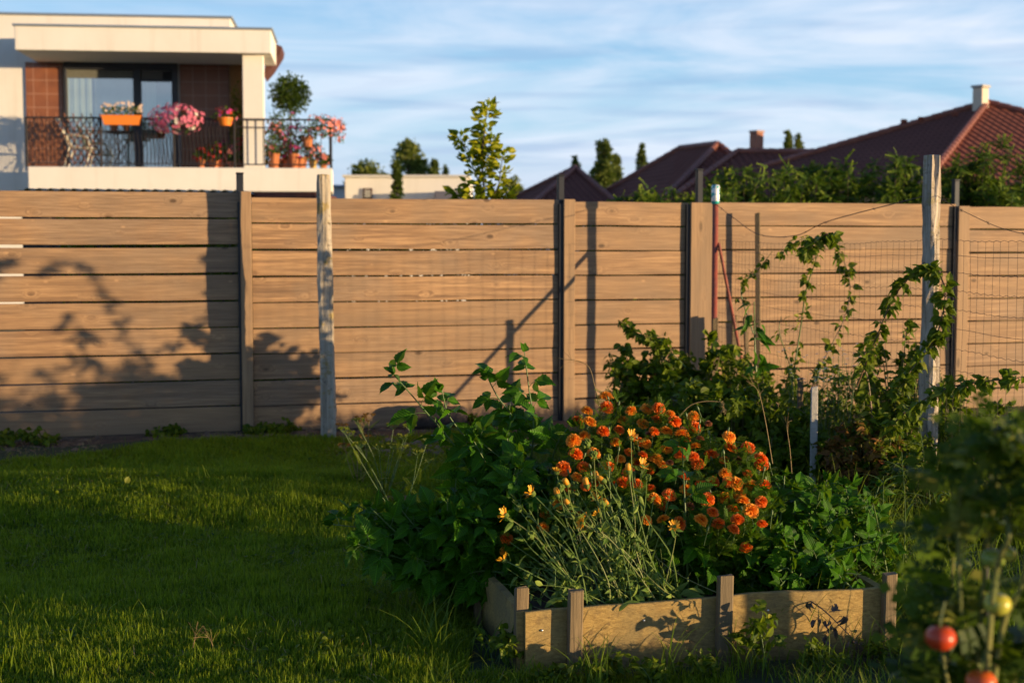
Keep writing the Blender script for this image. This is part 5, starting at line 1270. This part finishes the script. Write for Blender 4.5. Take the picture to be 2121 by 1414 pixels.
def make_balcony_things():
    ZF=ZB+.003
    def P(px,py,d): return hp(px,py,d)
    # window box on the rail
    c=P(259,249,-.06); root=empty('window_box',hw(c),HA); tag(root,'long orange flower box hooked on the balcony rail with white blossoms','flower box')
    L=.39; a=Acc(); V=[]
    for (z,k) in ((-.10,.86),(.085,1)): V+=[[-L*k,-.085*k,z],[L*k,-.085*k,z],[L*k,.085*k,z],[-L*k,.085*k,z]]
    a.add(V,[[0,1,2,3],[0,4,5,1],[1,5,6,2],[2,6,7,3],[3,7,4,0]]); box(a,(0,0,.088),(L*2+.03,.2,.016),bev=.004); a.build('trough',M_orangepl,root)
    Lf=Leaves();F=Leaves()
    for i in range(420): x=random.uniform(-L,L); Lf.add([x,random.gauss(0,.06),.10+random.random()*.16],rng.normal(size=3)+[0,0,.4],rng.normal(size=3)+[0,0,1],.05)
    for i in range(46):
        p=np.array([random.uniform(-L*1.05,L*1.05),random.gauss(-.03,.06),.16+random.random()*.19])
        for j in range(5): F.add(p,[math.cos(j*1.257),-.2,math.sin(j*1.257)],[0,-1,.2],.034)
    a=Acc(); Lf.flush(a,T_SIMP); a.build('foliage',M_bal,root); a=Acc(); F.flush(a,T_QW); a.build('blossoms',mat_plain('pale_blossom',(.75,.55,.42),.6),root)
    blob_plant('petunia_basket','great ball of pink petunias hanging over the middle of the balcony rail','petunias','hanging flowers on the balcony rail',P(372,248,-.10),(.52,.22,.29),M_bal,[M_pink]*7+[M_whitef],300,250,.06,.085,(.14,.14,-.22),mat_plain('black_basket',(.03,.03,.03),.6),bias=(0,-.5,.1))
    blob_plant('flower_basket','orange pot of magenta and orange flowers on the rail beside the column','flower pot','hanging flowers on the balcony rail',P(472,240,-.08),(.27,.15,.15),M_bal,[M_magenta,M_red,M_pink],200,26,.055,.075,(.15,.16,-.20),M_orangepl)
    blob_plant('geranium_basket','salmon pink geraniums trailing over the right corner of the balcony','geraniums','hanging flowers on the balcony rail',P(668,262,.05),(.42,.28,.22),M_bal,M_salmon,420,70,.065,.075,None,bias=(.9,-.3,-.1))
    blob_plant('hanging_pot','orange pot hung inside the railing near the right corner','flower pot','hanging flowers on the balcony rail',P(640,280,.2),(.16,.13,.09),M_bal,M_salmon,120,10,.05,.06,(.12,.2,-.24),M_terra)
    blob_plant('trailing_geranium','pink blossoms spilling outside the right end of the railing','geraniums','hanging flowers on the balcony rail',P(704,272,.10),(.14,.14,.26),M_bal,M_salmon,110,46,.05,.075,None)
    for k,(px,d,r,h,ph,fm,lab) in enumerate(((421,.35,.075,.17,.14,M_red,'leftmost small orange pot on the balcony floor with a red flower'),(447,.4,.11,.18,.20,M_red,'terracotta pot with red geraniums second from the left on the floor'),(484,.4,.07,.14,.22,M_salmon,'leafy potted plant with pale blossoms standing below the rail flowers'),(526,.4,.10,.17,.20,M_salmon,'terracotta pot with a salmon blossom just right of the column foot'),(566,.4,.08,.14,.22,M_whitef,'small pot with leafy greens in the middle of the open corner'),(598,.5,.11,.19,.26,M_magenta,'pot with tall dark foliage left of the big terracotta pot'),(625,.35,.15,.24,.26,M_magenta,'big terracotta pot with magenta blossoms near the right corner'),(651,.35,.09,.18,.24,M_salmon,'yellowish pot beside the big terracotta pot'),(672,.4,.08,.10,.14,M_salmon,'low orange pot nearest the right end post'),(545,1.0,.10,.2,.45,M_salmon,'tall leafy pot plant behind the column'),(585,1.1,.12,.22,.42,M_magenta,'bushy pot plant under the clipped ball tree'),(505,.8,.09,.2,.30,M_red,'pot with dark leaves hard by the foot of the column'),(572,.25,.10,.3,.42,M_salmon,'tall salmon flowered plant pressed against the open railing'),(612,.25,.10,.3,.50,M_magenta,'tallest flowering plant against the railing near the right corner'),(462,.5,.09,.2,.22,M_magenta,'pot with magenta blossoms between the red geraniums and pale leafy pot'))):
        c=P(px,345,d); c[2]=ZF+h+ph*.62; blob_plant('potted_plant',lab,'potted plant',GB,c,(r*2.0,r*1.6,ph*1.0),M_bal,fm,330,26,.06,.08,(r,h,-ph*.62-h),M_terra if px!=651 else mat_plain('ochre_pot',(.62,.40,.10),.7))
    c=P(605,196,.8); z0=c[2]
    blob_plant('topiary_tree','round clipped bay tree on a thin trunk at the open end of the balcony','topiary tree',None,c,(.42,.42,.41),mat_leaf('bay_leaf',(.015,.045,.008),(.08,.12,.012),trans=.15),None,2300,0,.075,.05,(.17,.26,ZF-z0),M_terra,trunk=ZF-z0+.2)
    c=P(582,262,1.1); blob_plant('shrub_in_pot','yellow green shrub below the clipped ball tree','potted shrub',None,c,(.25,.2,.34),M_bal,None,420,0,.07,.05,(.15,.24,ZF-c[2]),M_terra)
    # climbing plant
    c=P(494,255,1.2); c0=c.copy(); blob_plant('climbing_plant','tall yellow green climber on the balcony beside the column','climber',None,c,(.12,.12,.85),mat_leaf('climber_leaf',(.10,.13,.012),(.30,.26,.02),trans=.3),M_salmon,520,8,.07,.06,(.14,.2,ZF-c[2]),M_terra)
    for k,(px,lab) in enumerate(((243,'left small terracotta pot on the black balcony table'),(268,'right small terracotta pot on the black balcony table'))):
        c=P(px,262,.7); c[2]=ZF+.74+.22; blob_plant('table_pot',lab,'flower pot','pots on the balcony table',c,(.09,.09,.08),M_bal,M_red,60,6,.045,.05,(.075,.14,-.20),M_terra)
    # small black table
    c=P(256,345,.7); c[2]=ZF; root=empty('bistro_table',hw(c),HA); tag(root,'small round black table on the balcony behind the trellis','table'); a=Acc(); lathe(a,[(.001,.72),(.30,.72),(.305,.735),(.30,.75),(.001,.75)],n=24); a.build('table_top',M_iron,root)
    for k in range(3): q=k*2.094; a=Acc(); tube(a,[(.24*math.cos(q),.24*math.sin(q),0),(.05*math.cos(q),.05*math.sin(q),.36),(.2*math.cos(q),.2*math.sin(q),.72)],.010,5); a.build('leg',M_iron,root)
    # reclining cream garden chair
    c=P(165,345,.75); c[2]=ZF; root=empty('garden_chair',hw(c),HA); tag(root,'cream slatted reclining chair on the balcony behind the trellis','chair')
    a=Acc()
    for i in range(7):
        y=-.2+i*.066; tube(a,[(-.36,y,1.02),(-.20,y,.62),(-.10,y,.42)],.016,4)
    for x,z in ((-.36,1.02),(-.10,.42)): tube(a,[(x,-.22,z),(x,.22,z)],.02,5)
    a.build('backrest',M_plast,root); a=Acc()
    for i in range(7): y=-.2+i*.066; tube(a,[(-.10,y,.42),(.38,y,.40)],.016,4)
    a.build('seat',M_plast,root)
    for (x,y,x2) in ((-.1,-.22,.1),(-.1,.22,.1),(.34,-.22,.2),(.34,.22,.2)): a=Acc(); tube(a,[(x,y,.42),(x2 if x>0 else x-.12,y,0)],.015,5); a.build('leg',M_plast,root)
    for y in (-.24,.24): a=Acc(); tube(a,[(-.26,y,.68),(.05,y,.66),(.26,y,.62),(.3,y,.42)],.018,5); a.build('armrest',M_plast,root)
make_balcony_things()
# ---- low roofs just behind the fence, under the balcony
def sheds():
    Y=16.0; p0=at(40,392,Y); p1=at(500,396,Y); root=empty('carport_roof',(p0[0],Y,0)); tag(root,'corrugated roof edge showing just over the fence below the balcony','shed')
    a=Acc(); n=260; X=np.linspace(p0[0],p1[0],n); V=[]
    for x in X:
        dz=.016*math.sin(x*2*math.pi/.13)
        z=p0[2]+(p1[2]-p0[2])*(x-p0[0])/(p1[0]-p0[0])+dz
        V+=[[x,Y,z-.012],[x,Y,z],[x,Y+2.4,z+.02],[x,Y+2.4,z+.008]]
    F=[]
    for i in range(n-1):
        for (j,k) in ((0,1),(1,2),(2,3)): F.append([i*4+j,(i+1)*4+j,(i+1)*4+k,i*4+k])
    a.add(V,F); local(root,a,'corrugated_sheet',mat_plain('dark_green_sheet',(.03,.04,.03),.5)); 
    xa=at(48,500,Y+2.3)[0]; xb=at(640,500,Y+2.3)[0]; a=Acc(); box(a,((xa+xb)/2,Y+2.3,(p0[2]-.1)/2),(xb-xa,.05,p0[2]-.1),bev=.005); local(root,a,'back_wall',mat_wood('dark_shed_boards',(.05,.03,.018),(.10,.055,.03),(.05,.05,.04),'Z',False,1.0))
    for x in (p0[0]+.2,(p0[0]+p1[0])/2,p1[0]-.2): a=Acc(); box(a,(x,Y+.3,p0[2]/2-.03),(.09,.09,p0[2]-.08),bev=.005); local(root,a,'support_post',M_bark)
    Y=17; q0=at(522,397,Y); q1=at(657,408,Y); root=empty('woodshed',(q0[0],Y,0)); tag(root,'low red brown shed top just over the fence beside the old pole','shed')
    a=Acc(); box(a,((q0[0]+q1[0])/2,Y+.9,q0[2]-.05),(q1[0]-q0[0],2.0,.09),bev=.01); local(root,a,'roof',mat_plain('red_brown_felt',(.16,.05,.03),.8,noise=.4,nscale=6))
    a=Acc(); box(a,((q0[0]+q1[0])/2,Y+.95,(q0[2]-.1)/2),(q1[0]-q0[0]-.1,1.7,q0[2]-.104),bev=.01); local(root,a,'wall',mat_plain('shed_boards',(.10,.045,.03),.8))
sheds()

# ================================================================== tiled roofs on the right
def mat_roof(name,a,b,bumpk=1.0):
    t=NT(name); l=t.lc(); o=t.coord('Object')
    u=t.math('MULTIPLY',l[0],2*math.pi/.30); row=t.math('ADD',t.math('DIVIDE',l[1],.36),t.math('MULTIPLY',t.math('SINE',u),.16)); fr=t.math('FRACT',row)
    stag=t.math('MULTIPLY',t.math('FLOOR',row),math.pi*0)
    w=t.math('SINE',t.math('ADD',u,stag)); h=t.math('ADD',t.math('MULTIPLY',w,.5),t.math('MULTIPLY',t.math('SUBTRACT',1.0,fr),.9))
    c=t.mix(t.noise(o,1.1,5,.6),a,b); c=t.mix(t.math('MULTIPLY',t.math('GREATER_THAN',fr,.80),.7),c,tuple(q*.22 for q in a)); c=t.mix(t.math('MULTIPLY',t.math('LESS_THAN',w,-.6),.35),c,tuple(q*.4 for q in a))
    return t.out(t.n('ShaderNodeBsdfPrincipled', **{'Base Color':c,'Roughness':.9,'Specular IOR Level':.1,'Normal':t.bump(h,bumpk,.09)}).outputs[0])
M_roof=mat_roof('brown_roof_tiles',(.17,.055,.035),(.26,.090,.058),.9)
M_ridge=mat_plain('ridge_tiles',(.30,.11,.07),.6,noise=.3,nscale=3)
M_wallp=mat_plain('plaster_wall',(.62,.55,.45),.9)
def roof_face(acc,pts):
    pts=[np.array(p,float) for p in pts]; e=nrm(pts[1]-pts[0]); n=nrm(np.cross(e,pts[2]-pts[0])); up=np.cross(n,e)
    if up[2]<0: up=-up
    C=[[np.dot(p-pts[0],e),np.dot(p-pts[0],up),0] for p in pts]; acc.add(pts,[list(range(len(pts)))],C)
def ridge(acc,p,q,r=.11):
    p=np.array(p,float);q=np.array(q,float); L=np.linalg.norm(q-p); n=max(2,int(L/.36)); d=(q-p)/n
    for i in range(n): tube(acc,[p+d*i,p+d*(i+1.12)],[r*1.12,r*.88],8,c3=(0,0,0))
def hip_house(label,ridge_pts,eaves,ridges,ze,extra=None,name='tiled_house',cat='house'):
    """eaves: corner points in order; ridge_pts: list of top points; faces given as tuples over (e#, r#)"""
    b=np.mean([e[:2] for e in eaves],0); root=empty(name,(b[0],b[1],0)); tag(root,label,cat,'brown tiled houses beyond the hedge')
    return root
def house_from(label,apex,corners,apex2=None,group='brown tiled houses beyond the hedge',dark=None,vents=None):
    """pyramid hip roof over a plastered block"""
    A=np.array(apex,float); K=[np.array(c,float) for c in corners]; b=np.mean(K,0); root=empty('tiled_house',(b[0],b[1],0)); tag(root,label,'house',group)
    a=Acc()
    if apex2 is None:
        for i in range(len(K)): roof_face(a,[K[i],K[(i+1)%len(K)],A])
    else:
        B=np.array(apex2,float)
        for f_ in ([K[0],K[1],A],[K[1],K[2],A],[K[2],B,A],[K[2],K[3],B],[K[3],K[0],B],[K[0],A,B]): roof_face(a,f_)
    rf=local(root,a,'roof',M_roof); a=Acc()
    for j_,k in enumerate(K): ridge(a,k+[0,0,.05],(A if apex2 is None or j_<2 else np.array(apex2))+[0,0,.05])
    if apex2 is not None: ridge(a,np.array(apex2)+[0,0,.05],A+[0,0,.05])
    o=a.build('ridge_tiles',M_ridge,rf,False); o.location=[-v for v in root.location]
    a=Acc(); K2=[b+(k-b)*.92 for k in K]; V=[[k[0],k[1],0] for k in K2]+[[k[0],k[1],k[2]-.05] for k in K2]; n=len(K); a.add(V,[[i,(i+1)%n,(i+1)%n+n,i+n] for i in range(n)]); local(root,a,'wall',M_wallp)
    return root,rf
def eave(px,py,Y,z=2.8): p=at(px,py,Y); return [p[0],Y,z]
EZ=2.75
def Pz(px,Y,z): p=at(px,300,Y); return [p[0],Y,z]
A=at(2045,215,47.0)
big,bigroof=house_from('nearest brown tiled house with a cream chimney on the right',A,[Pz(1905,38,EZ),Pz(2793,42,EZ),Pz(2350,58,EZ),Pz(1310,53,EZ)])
def chimney(label_parent,root,px,pyt,pyb,Y,w,mat,cap,capmat):
    c=at(px,(pyt+pyb)/2,Y); zt=at(px,pyt,Y)[2]; zb=at(px,pyb,Y)[2]-1.2; a=Acc(); box(a,(c[0],Y,(zt+zb)/2),(w,w,zt-zb),rz=R(38),bev=.01); o=a.build('chimney',mat,label_parent); o.location=[-v for v in root.location]
    a=Acc(); box(a,(c[0],Y,zt+.05),(w*cap,w*cap,.08),rz=R(38),bev=.01); q=a.build('chimney_cap',capmat,root); q.location=[-v for v in root.location]
chimney(bigroof,big,2031,183,217,46.6,.36,mat_plain('cream_chimney',(.62,.54,.42),.8),1.25,mat_plain('chimney_cap_stone',(.45,.42,.38),.8))
# snow guards along the top of the big roof
a=Acc()
for i in range(4):
    t=i/3; p=at(1869+105*t,253-15*t,46.2); 
    a=Acc(); box(a,(p[0],46.0,p[2]),(.18,.12,.14),rz=.4,bev=.01); o=a.build('roof_vent',M_roof,bigroof); o.location=[-v for v in big.location]
A2=at(1487,300,55.0)
mid,midroof=house_from('brown tiled house in the middle with a lit hip and a long low wing',A2,[Pz(1372,48,EZ),Pz(1640,50,EZ),Pz(1700,62,EZ),Pz(1190,62,EZ)],apex2=at(1408,309,59.0))
# wing with a level ridge running right to the big house
def wing():
    r0=at(1528,315,52); r1=at(1700,316,52); root=mid; a=Acc()
    f0=Pz(1385,46.5,EZ); f1=Pz(1760,47,EZ); b0=Pz(1560,57,EZ); b1=Pz(1760,57,EZ)
    roof_face(a,[f0,f1,r1,r0]); roof_face(a,[b1,b0,r0,r1]); roof_face(a,[b0,f0,r0]); o=a.build('wing_roof',M_roof,root); o.location=[-v for v in root.location]
    a=Acc(); ridge(a,np.array(r0)+[0,0,.03],np.array(r1)+[0,0,.03]); ridge(a,np.array(f0)+[0,0,.05],np.array(r0)+[0,0,.05],.10); q=a.build('wing_ridge_tiles',M_ridge,o)
    a=Acc(); V=[];K=[f0,f1,b1,b0]; V=[[k[0],k[1]+.1,0] for k in K]+[[k[0],k[1]+.1,k[2]-.06] for k in K]; a.add(V,[[i,(i+1)%4,(i+1)%4+4,i+4] for i in range(4)]); q=a.build('wing_wall',M_wallp,root); q.location=[-v for v in root.location]
wing()
t=NT('red_brick_chimney'); o_=t.coord('Object'); br=t.n('ShaderNodeTexBrick',Vector=t.mapping(o_,(1,1,1),rot=(R(90),0,0)),Color1=(.40,.14,.07,1),Color2=(.34,.11,.06,1),Mortar=(.35,.25,.2,1),Scale=4.5); M_brick=t.out(t.n('ShaderNodeBsdfPrincipled',**{'Base Color':br.outputs[0],'Roughness':.85}).outputs[0])
chimney(midroof,mid,1567,276,315,52.3,.36,M_brick,1.12,mat_plain('chimney_crown',(.40,.24,.18),.8))
A3=at(1192,349,62.0)
lo,loroof=house_from('smallest farthest brown tiled roof at the left of the row',A3,[Pz(1085,55,2.55),Pz(1300,56,2.55),Pz(1290,68,2.55),Pz(985,68,2.55)])

# white bungalow
def bungalow():
    Y=33.5; x0=at(714,370,Y)[0]; x1=at(968,370,Y)[0]; zt=at(800,368,Y)[2]; root=empty('white_bungalow',(x0,Y,0)); tag(root,'low white flat roofed building beyond the fence left of the young tree','house')
    a=Acc(); box(a,((x0+x1)/2,Y+2.5,zt/2),(x1-x0,5,zt),bev=.02); local(root,a,'wall',M_stucco)
    a=Acc(); box(a,((x0+x1)/2,Y+2.5,zt+.035),(x1-x0+.1,5.1,.06),bev=.01); local(root,a,'roof',mat_plain('pale_parapet',(.6,.58,.52),.7))
    wx=at(762,400,Y)[0]; wz=at(762,401,Y)[2]; a=Acc(); box(a,(wx,Y-.02,wz),(.22,.05,.25),bev=.005); f=local(root,a,'window',mat_plain('window_dark',(.06,.025,.02),.3)); a=Acc(); box(a,(wx,Y-.05,wz),(.15,.02,.18)); q=a.build('pane',M_glass,f); q.location=[-v for v in root.location]
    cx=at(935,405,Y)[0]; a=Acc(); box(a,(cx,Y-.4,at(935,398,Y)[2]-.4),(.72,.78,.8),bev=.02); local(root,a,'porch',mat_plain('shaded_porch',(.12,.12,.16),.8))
    Y=58; x0=at(690,380,Y)[0]; x1=at(712,380,Y)[0]; zt=at(700,378,Y)[2]; root=empty('bungalow_shade_side',(x0,Y,0)); tag(root,'grey block standing in for the shaded left side of the white bungalow','house'); a=Acc(); box(a,((x0+x1)/2-.3,Y+3,zt/2-.1),(x1-x0+2.4,6,zt-.2),bev=.02); local(root,a,'wall',mat_plain('painted_shade_grey',(.5,.5,.5),.8)); a=Acc(); box(a,((x0+x1)/2-.3,Y+3,zt-.15),(x1-x0+2.8,6.4,.1),bev=.02); local(root,a,'roof',M_coping)  # bungalow's shaded side put in as a grey coloured block
bungalow()

# ================================================================== trees
M_far=mat_leaf('far_leaf',(.06,.09,.02),(.22,.26,.06),trans=.25); M_con=mat_leaf('conifer_needles',(.03,.06,.012),(.13,.17,.03),trans=.2,rough=.6)
M_willow=mat_leaf('olive_leaf',(.08,.11,.02),(.30,.32,.06),trans=.25)
def tree(name,label,cat,px,ytop,Y,rad,zlow,mat,n=1500,leaf=.16,shape='round',seed=0,group=None,tpl=None):
    r=np.random.default_rng(seed); tp=at(px,ytop,Y); H=tp[2]; b=np.array([tp[0],Y,0.]); root=empty(name,b); tag(root,label,cat,group)
    a=Acc(); tube(a,[b,b+[.02,0,H*.5],b+[0,0,H*.92]],[max(.05,H*.02),.015],7)
    cl=[]; nc=90
    for i in range(nc):
        t=r.random(); z=zlow+(H-zlow)*t
        if shape=='cone': rr=rad*(1-t*.88)*r.uniform(.3,1)
        elif shape=='column': rr=rad*(math.sin(math.pi*min(1,.18+.8*t))**.7)*r.uniform(.3,1)
        else: rr=rad*math.sqrt(max(.04,1-(2*t-1)**2))*r.uniform(.35,1)
        az=r.uniform(0,6.28); c=b+[rr*math.cos(az),rr*math.sin(az),z]; s=rad*(.30 if shape!='cone' else .26*(1.25-t)); cl.append((c,s)); tube(a,[b+[0,0,max(zlow*.6,z-rr*.6)],c],[.02,.006],4,cap=False)
    local(root,a,'trunk',M_bark); L=Leaves()
    for k in range(int(n*1.9)):
        c,s=cl[r.integers(nc)]; d=nrm(r.normal(size=3)); p=c+d*s*r.random()**.5*[1,1,1.25]; out=nrm(p-(b+[0,0,p[2]-.3])); L.add(p,nrm(out*.6+r.normal(0,.7,3)+([0,0,.5] if shape!='round' else [0,0,0])),r.normal(size=3)+[0,0,1],leaf*r.uniform(.6,1.3))
    a=Acc(); L.flush(a,tpl or T_SIMP); local(root,a,'crown',mat); return root
GT='trees beyond the houses'
tree('conifer','narrow dark conifer standing right in front of the white bungalow','conifer',822,340,31,.25,1.2,M_con,1500,.10,'cone',1)
tree('broadleaf_tree','rounded olive green tree behind the white bungalow','tree',846,303,62,.95,2.6,M_willow,2200,.2,'round',2,GT)
tree('broadleaf_tree','low spreading tree behind the left end of the white bungalow','tree',762,347,66,1.15,2.2,M_willow,1500,.2,'round',3,GT)
tree('spruce_tree','pointed spruce right of the olive green tree','tree',899,332,68,.62,2.4,M_far,1000,.2,'cone',4,GT)
tree('spruce_tree','tiny spruce tip nearest the young tree','tree',923,346,72,.38,2.4,M_con,500,.18,'cone',5,GT)
tree('broadleaf_tree','low far bush peeping right of the young tree','tree',1062,372,75,.7,2.2,M_willow,600,.2,'round',6,GT)
tree('poplar_tree','tall columnar tree rising behind the smallest tiled roof','tree',1250,292,80,.60,3.5,M_far,2200,.24,'column',7,GT)
tree('poplar_tree','shorter companion right of the tall columnar tree','tree',1276,326,82,.42,3.5,M_far,900,.22,'column',8,GT)
tree('spruce_tree','pale spruce tip left of the tall columnar tree','tree',1192,328,85,.7,3.8,M_far,500,.22,'cone',9,GT)
tree('spruce_tree','slim spruce between the columnar tree and the middle house','tree',1330,300,84,.62,3.5,M_far,900,.22,'cone',10,GT)
tree('spruce_tree','light green spruce pair behind the long low wing','tree',1632,275,80,.6,4.5,M_willow,900,.22,'cone',11,GT)
tree('spruce_tree','smaller light green spruce at the right of the pair','tree',1653,283,80,.5,4.5,M_willow,600,.22,'cone',12,GT)
def young_tree():
    Y=13.6; b=at(1005,600,Y); b[2]=0; root=empty('young_tree',b); tag(root,'slender young tree with bright yellow green leaves just behind the fence','tree'); st=Acc(); L=Leaves()
    br=[[(1005,500),(1003,400),(998,330),(1004,270),(1010,222)],[(1003,410),(985,360),(968,318),(952,282)],[(1004,430),(1030,390),(1038,345),(1044,308)],[(1004,440),(985,420),(975,385)],[(1003,430),(1035,420),(1052,395)],[(1003,450),(960,425),(943,398)],[(1000,350),(1012,320),(1018,290)]]
    for k,q in enumerate(br):
        W=[at(x,y,Y+random.uniform(-.1,.1)) for x,y in q]
        if k==0: W=[b]+W
        P=spline(W,40); tube(st,P,[.018 if k==0 else .008,.003],5,c3=(0,.5,.5))
        for i in range(190 if k==0 else 84):
            j=random.randrange(6 if k else 14,40); az=random.uniform(0,6.28); d=nrm([math.cos(az),math.sin(az),random.uniform(-.1,.8)]); L.add(P[j]+d*random.uniform(.01,.08),d,rng.normal(size=3)*.9+[.7,-.6,.5],random.uniform(.07,.115))
    a=Acc(); L.flush(a,T_SIMP); local(root,a,'crown',mat_leaf('young_leaf',(.16,.21,.01),(.60,.55,.02),trans=.42)); local(root,st,'trunk',M_bark)
young_tree()
M_jun=mat_leaf('juniper_sprays',(.014,.055,.006),(.08,.16,.012),tip=(.24,.31,.02),trans=.15,rough=.6)
JUN=[(1330,392,12.9,.34),(1400,390,13.1,.36),(1478,392,13.0,.34),(1530,352,13.6,.42),(1605,345,13.8,.45),(1680,342,14.0,.45),(1748,345,14.1,.42),(1838,322,14.0,.42),(1885,352,14.3,.35),(1960,360,14.3,.35),(2015,328,14.0,.45),(2090,300,14.0,.5),(2180,310,14.2,.5)]
JL=['low light green juniper at the left end of the hedge','low juniper second from the left in the hedge','low juniper behind the red pole and can','juniper rising beside the steel post right of the can','feathery juniper in front of the long low wing','dense juniper under the red chimney side of the big roof','juniper in the middle of the hedge','tallest feathery juniper left of the square post','juniper just left of the square post top','juniper between the square post and the last steel post','dark juniper behind the last steel post','big dark juniper near the right edge','dark juniper cut by the right edge']
for (px,yt,Y,rd),lb in zip(JUN,JL):
    b,h=pxb(px,yt,Y); bush('juniper_bush',lb,'juniper',b,h-.10,rd*1.45,170,.13,T_SPRAY,[M_jun],'juniper hedge behind the fence',M_bark,dens=34,second=0,droopk=.1,minh=.55)

# clipped hedge on the neighbour's side, seen through the gaps of the fence
def back_hedge():
    o0=F0+np.array([-.25,.97,0])*1.6; root=empty('privet_hedge',o0,FA); tag(root,'dark green hedge glimpsed through the gaps between the fence boards','hedge')
    L=Leaves(); n=60000; X=rng.uniform(.35,8.8,n); Y=rng.uniform(0,.35,n); Z=rng.uniform(.05,1.78,n)
    L.addn(np.stack([X,Y,Z],-1),rng.normal(size=(n,3)),rng.normal(size=(n,3)),rng.uniform(.04,.08,n)); a=Acc(); L.flush(a,T_Q); a.build('foliage',M_bramble,root)
    st=Acc()
    for i in range(60): x=.4+i*.14; tube(st,[(x,.2,0),(x+random.uniform(-.05,.05),.2,1.4)],.012,4)
    st.build('stems',M_bark,root)
back_hedge()
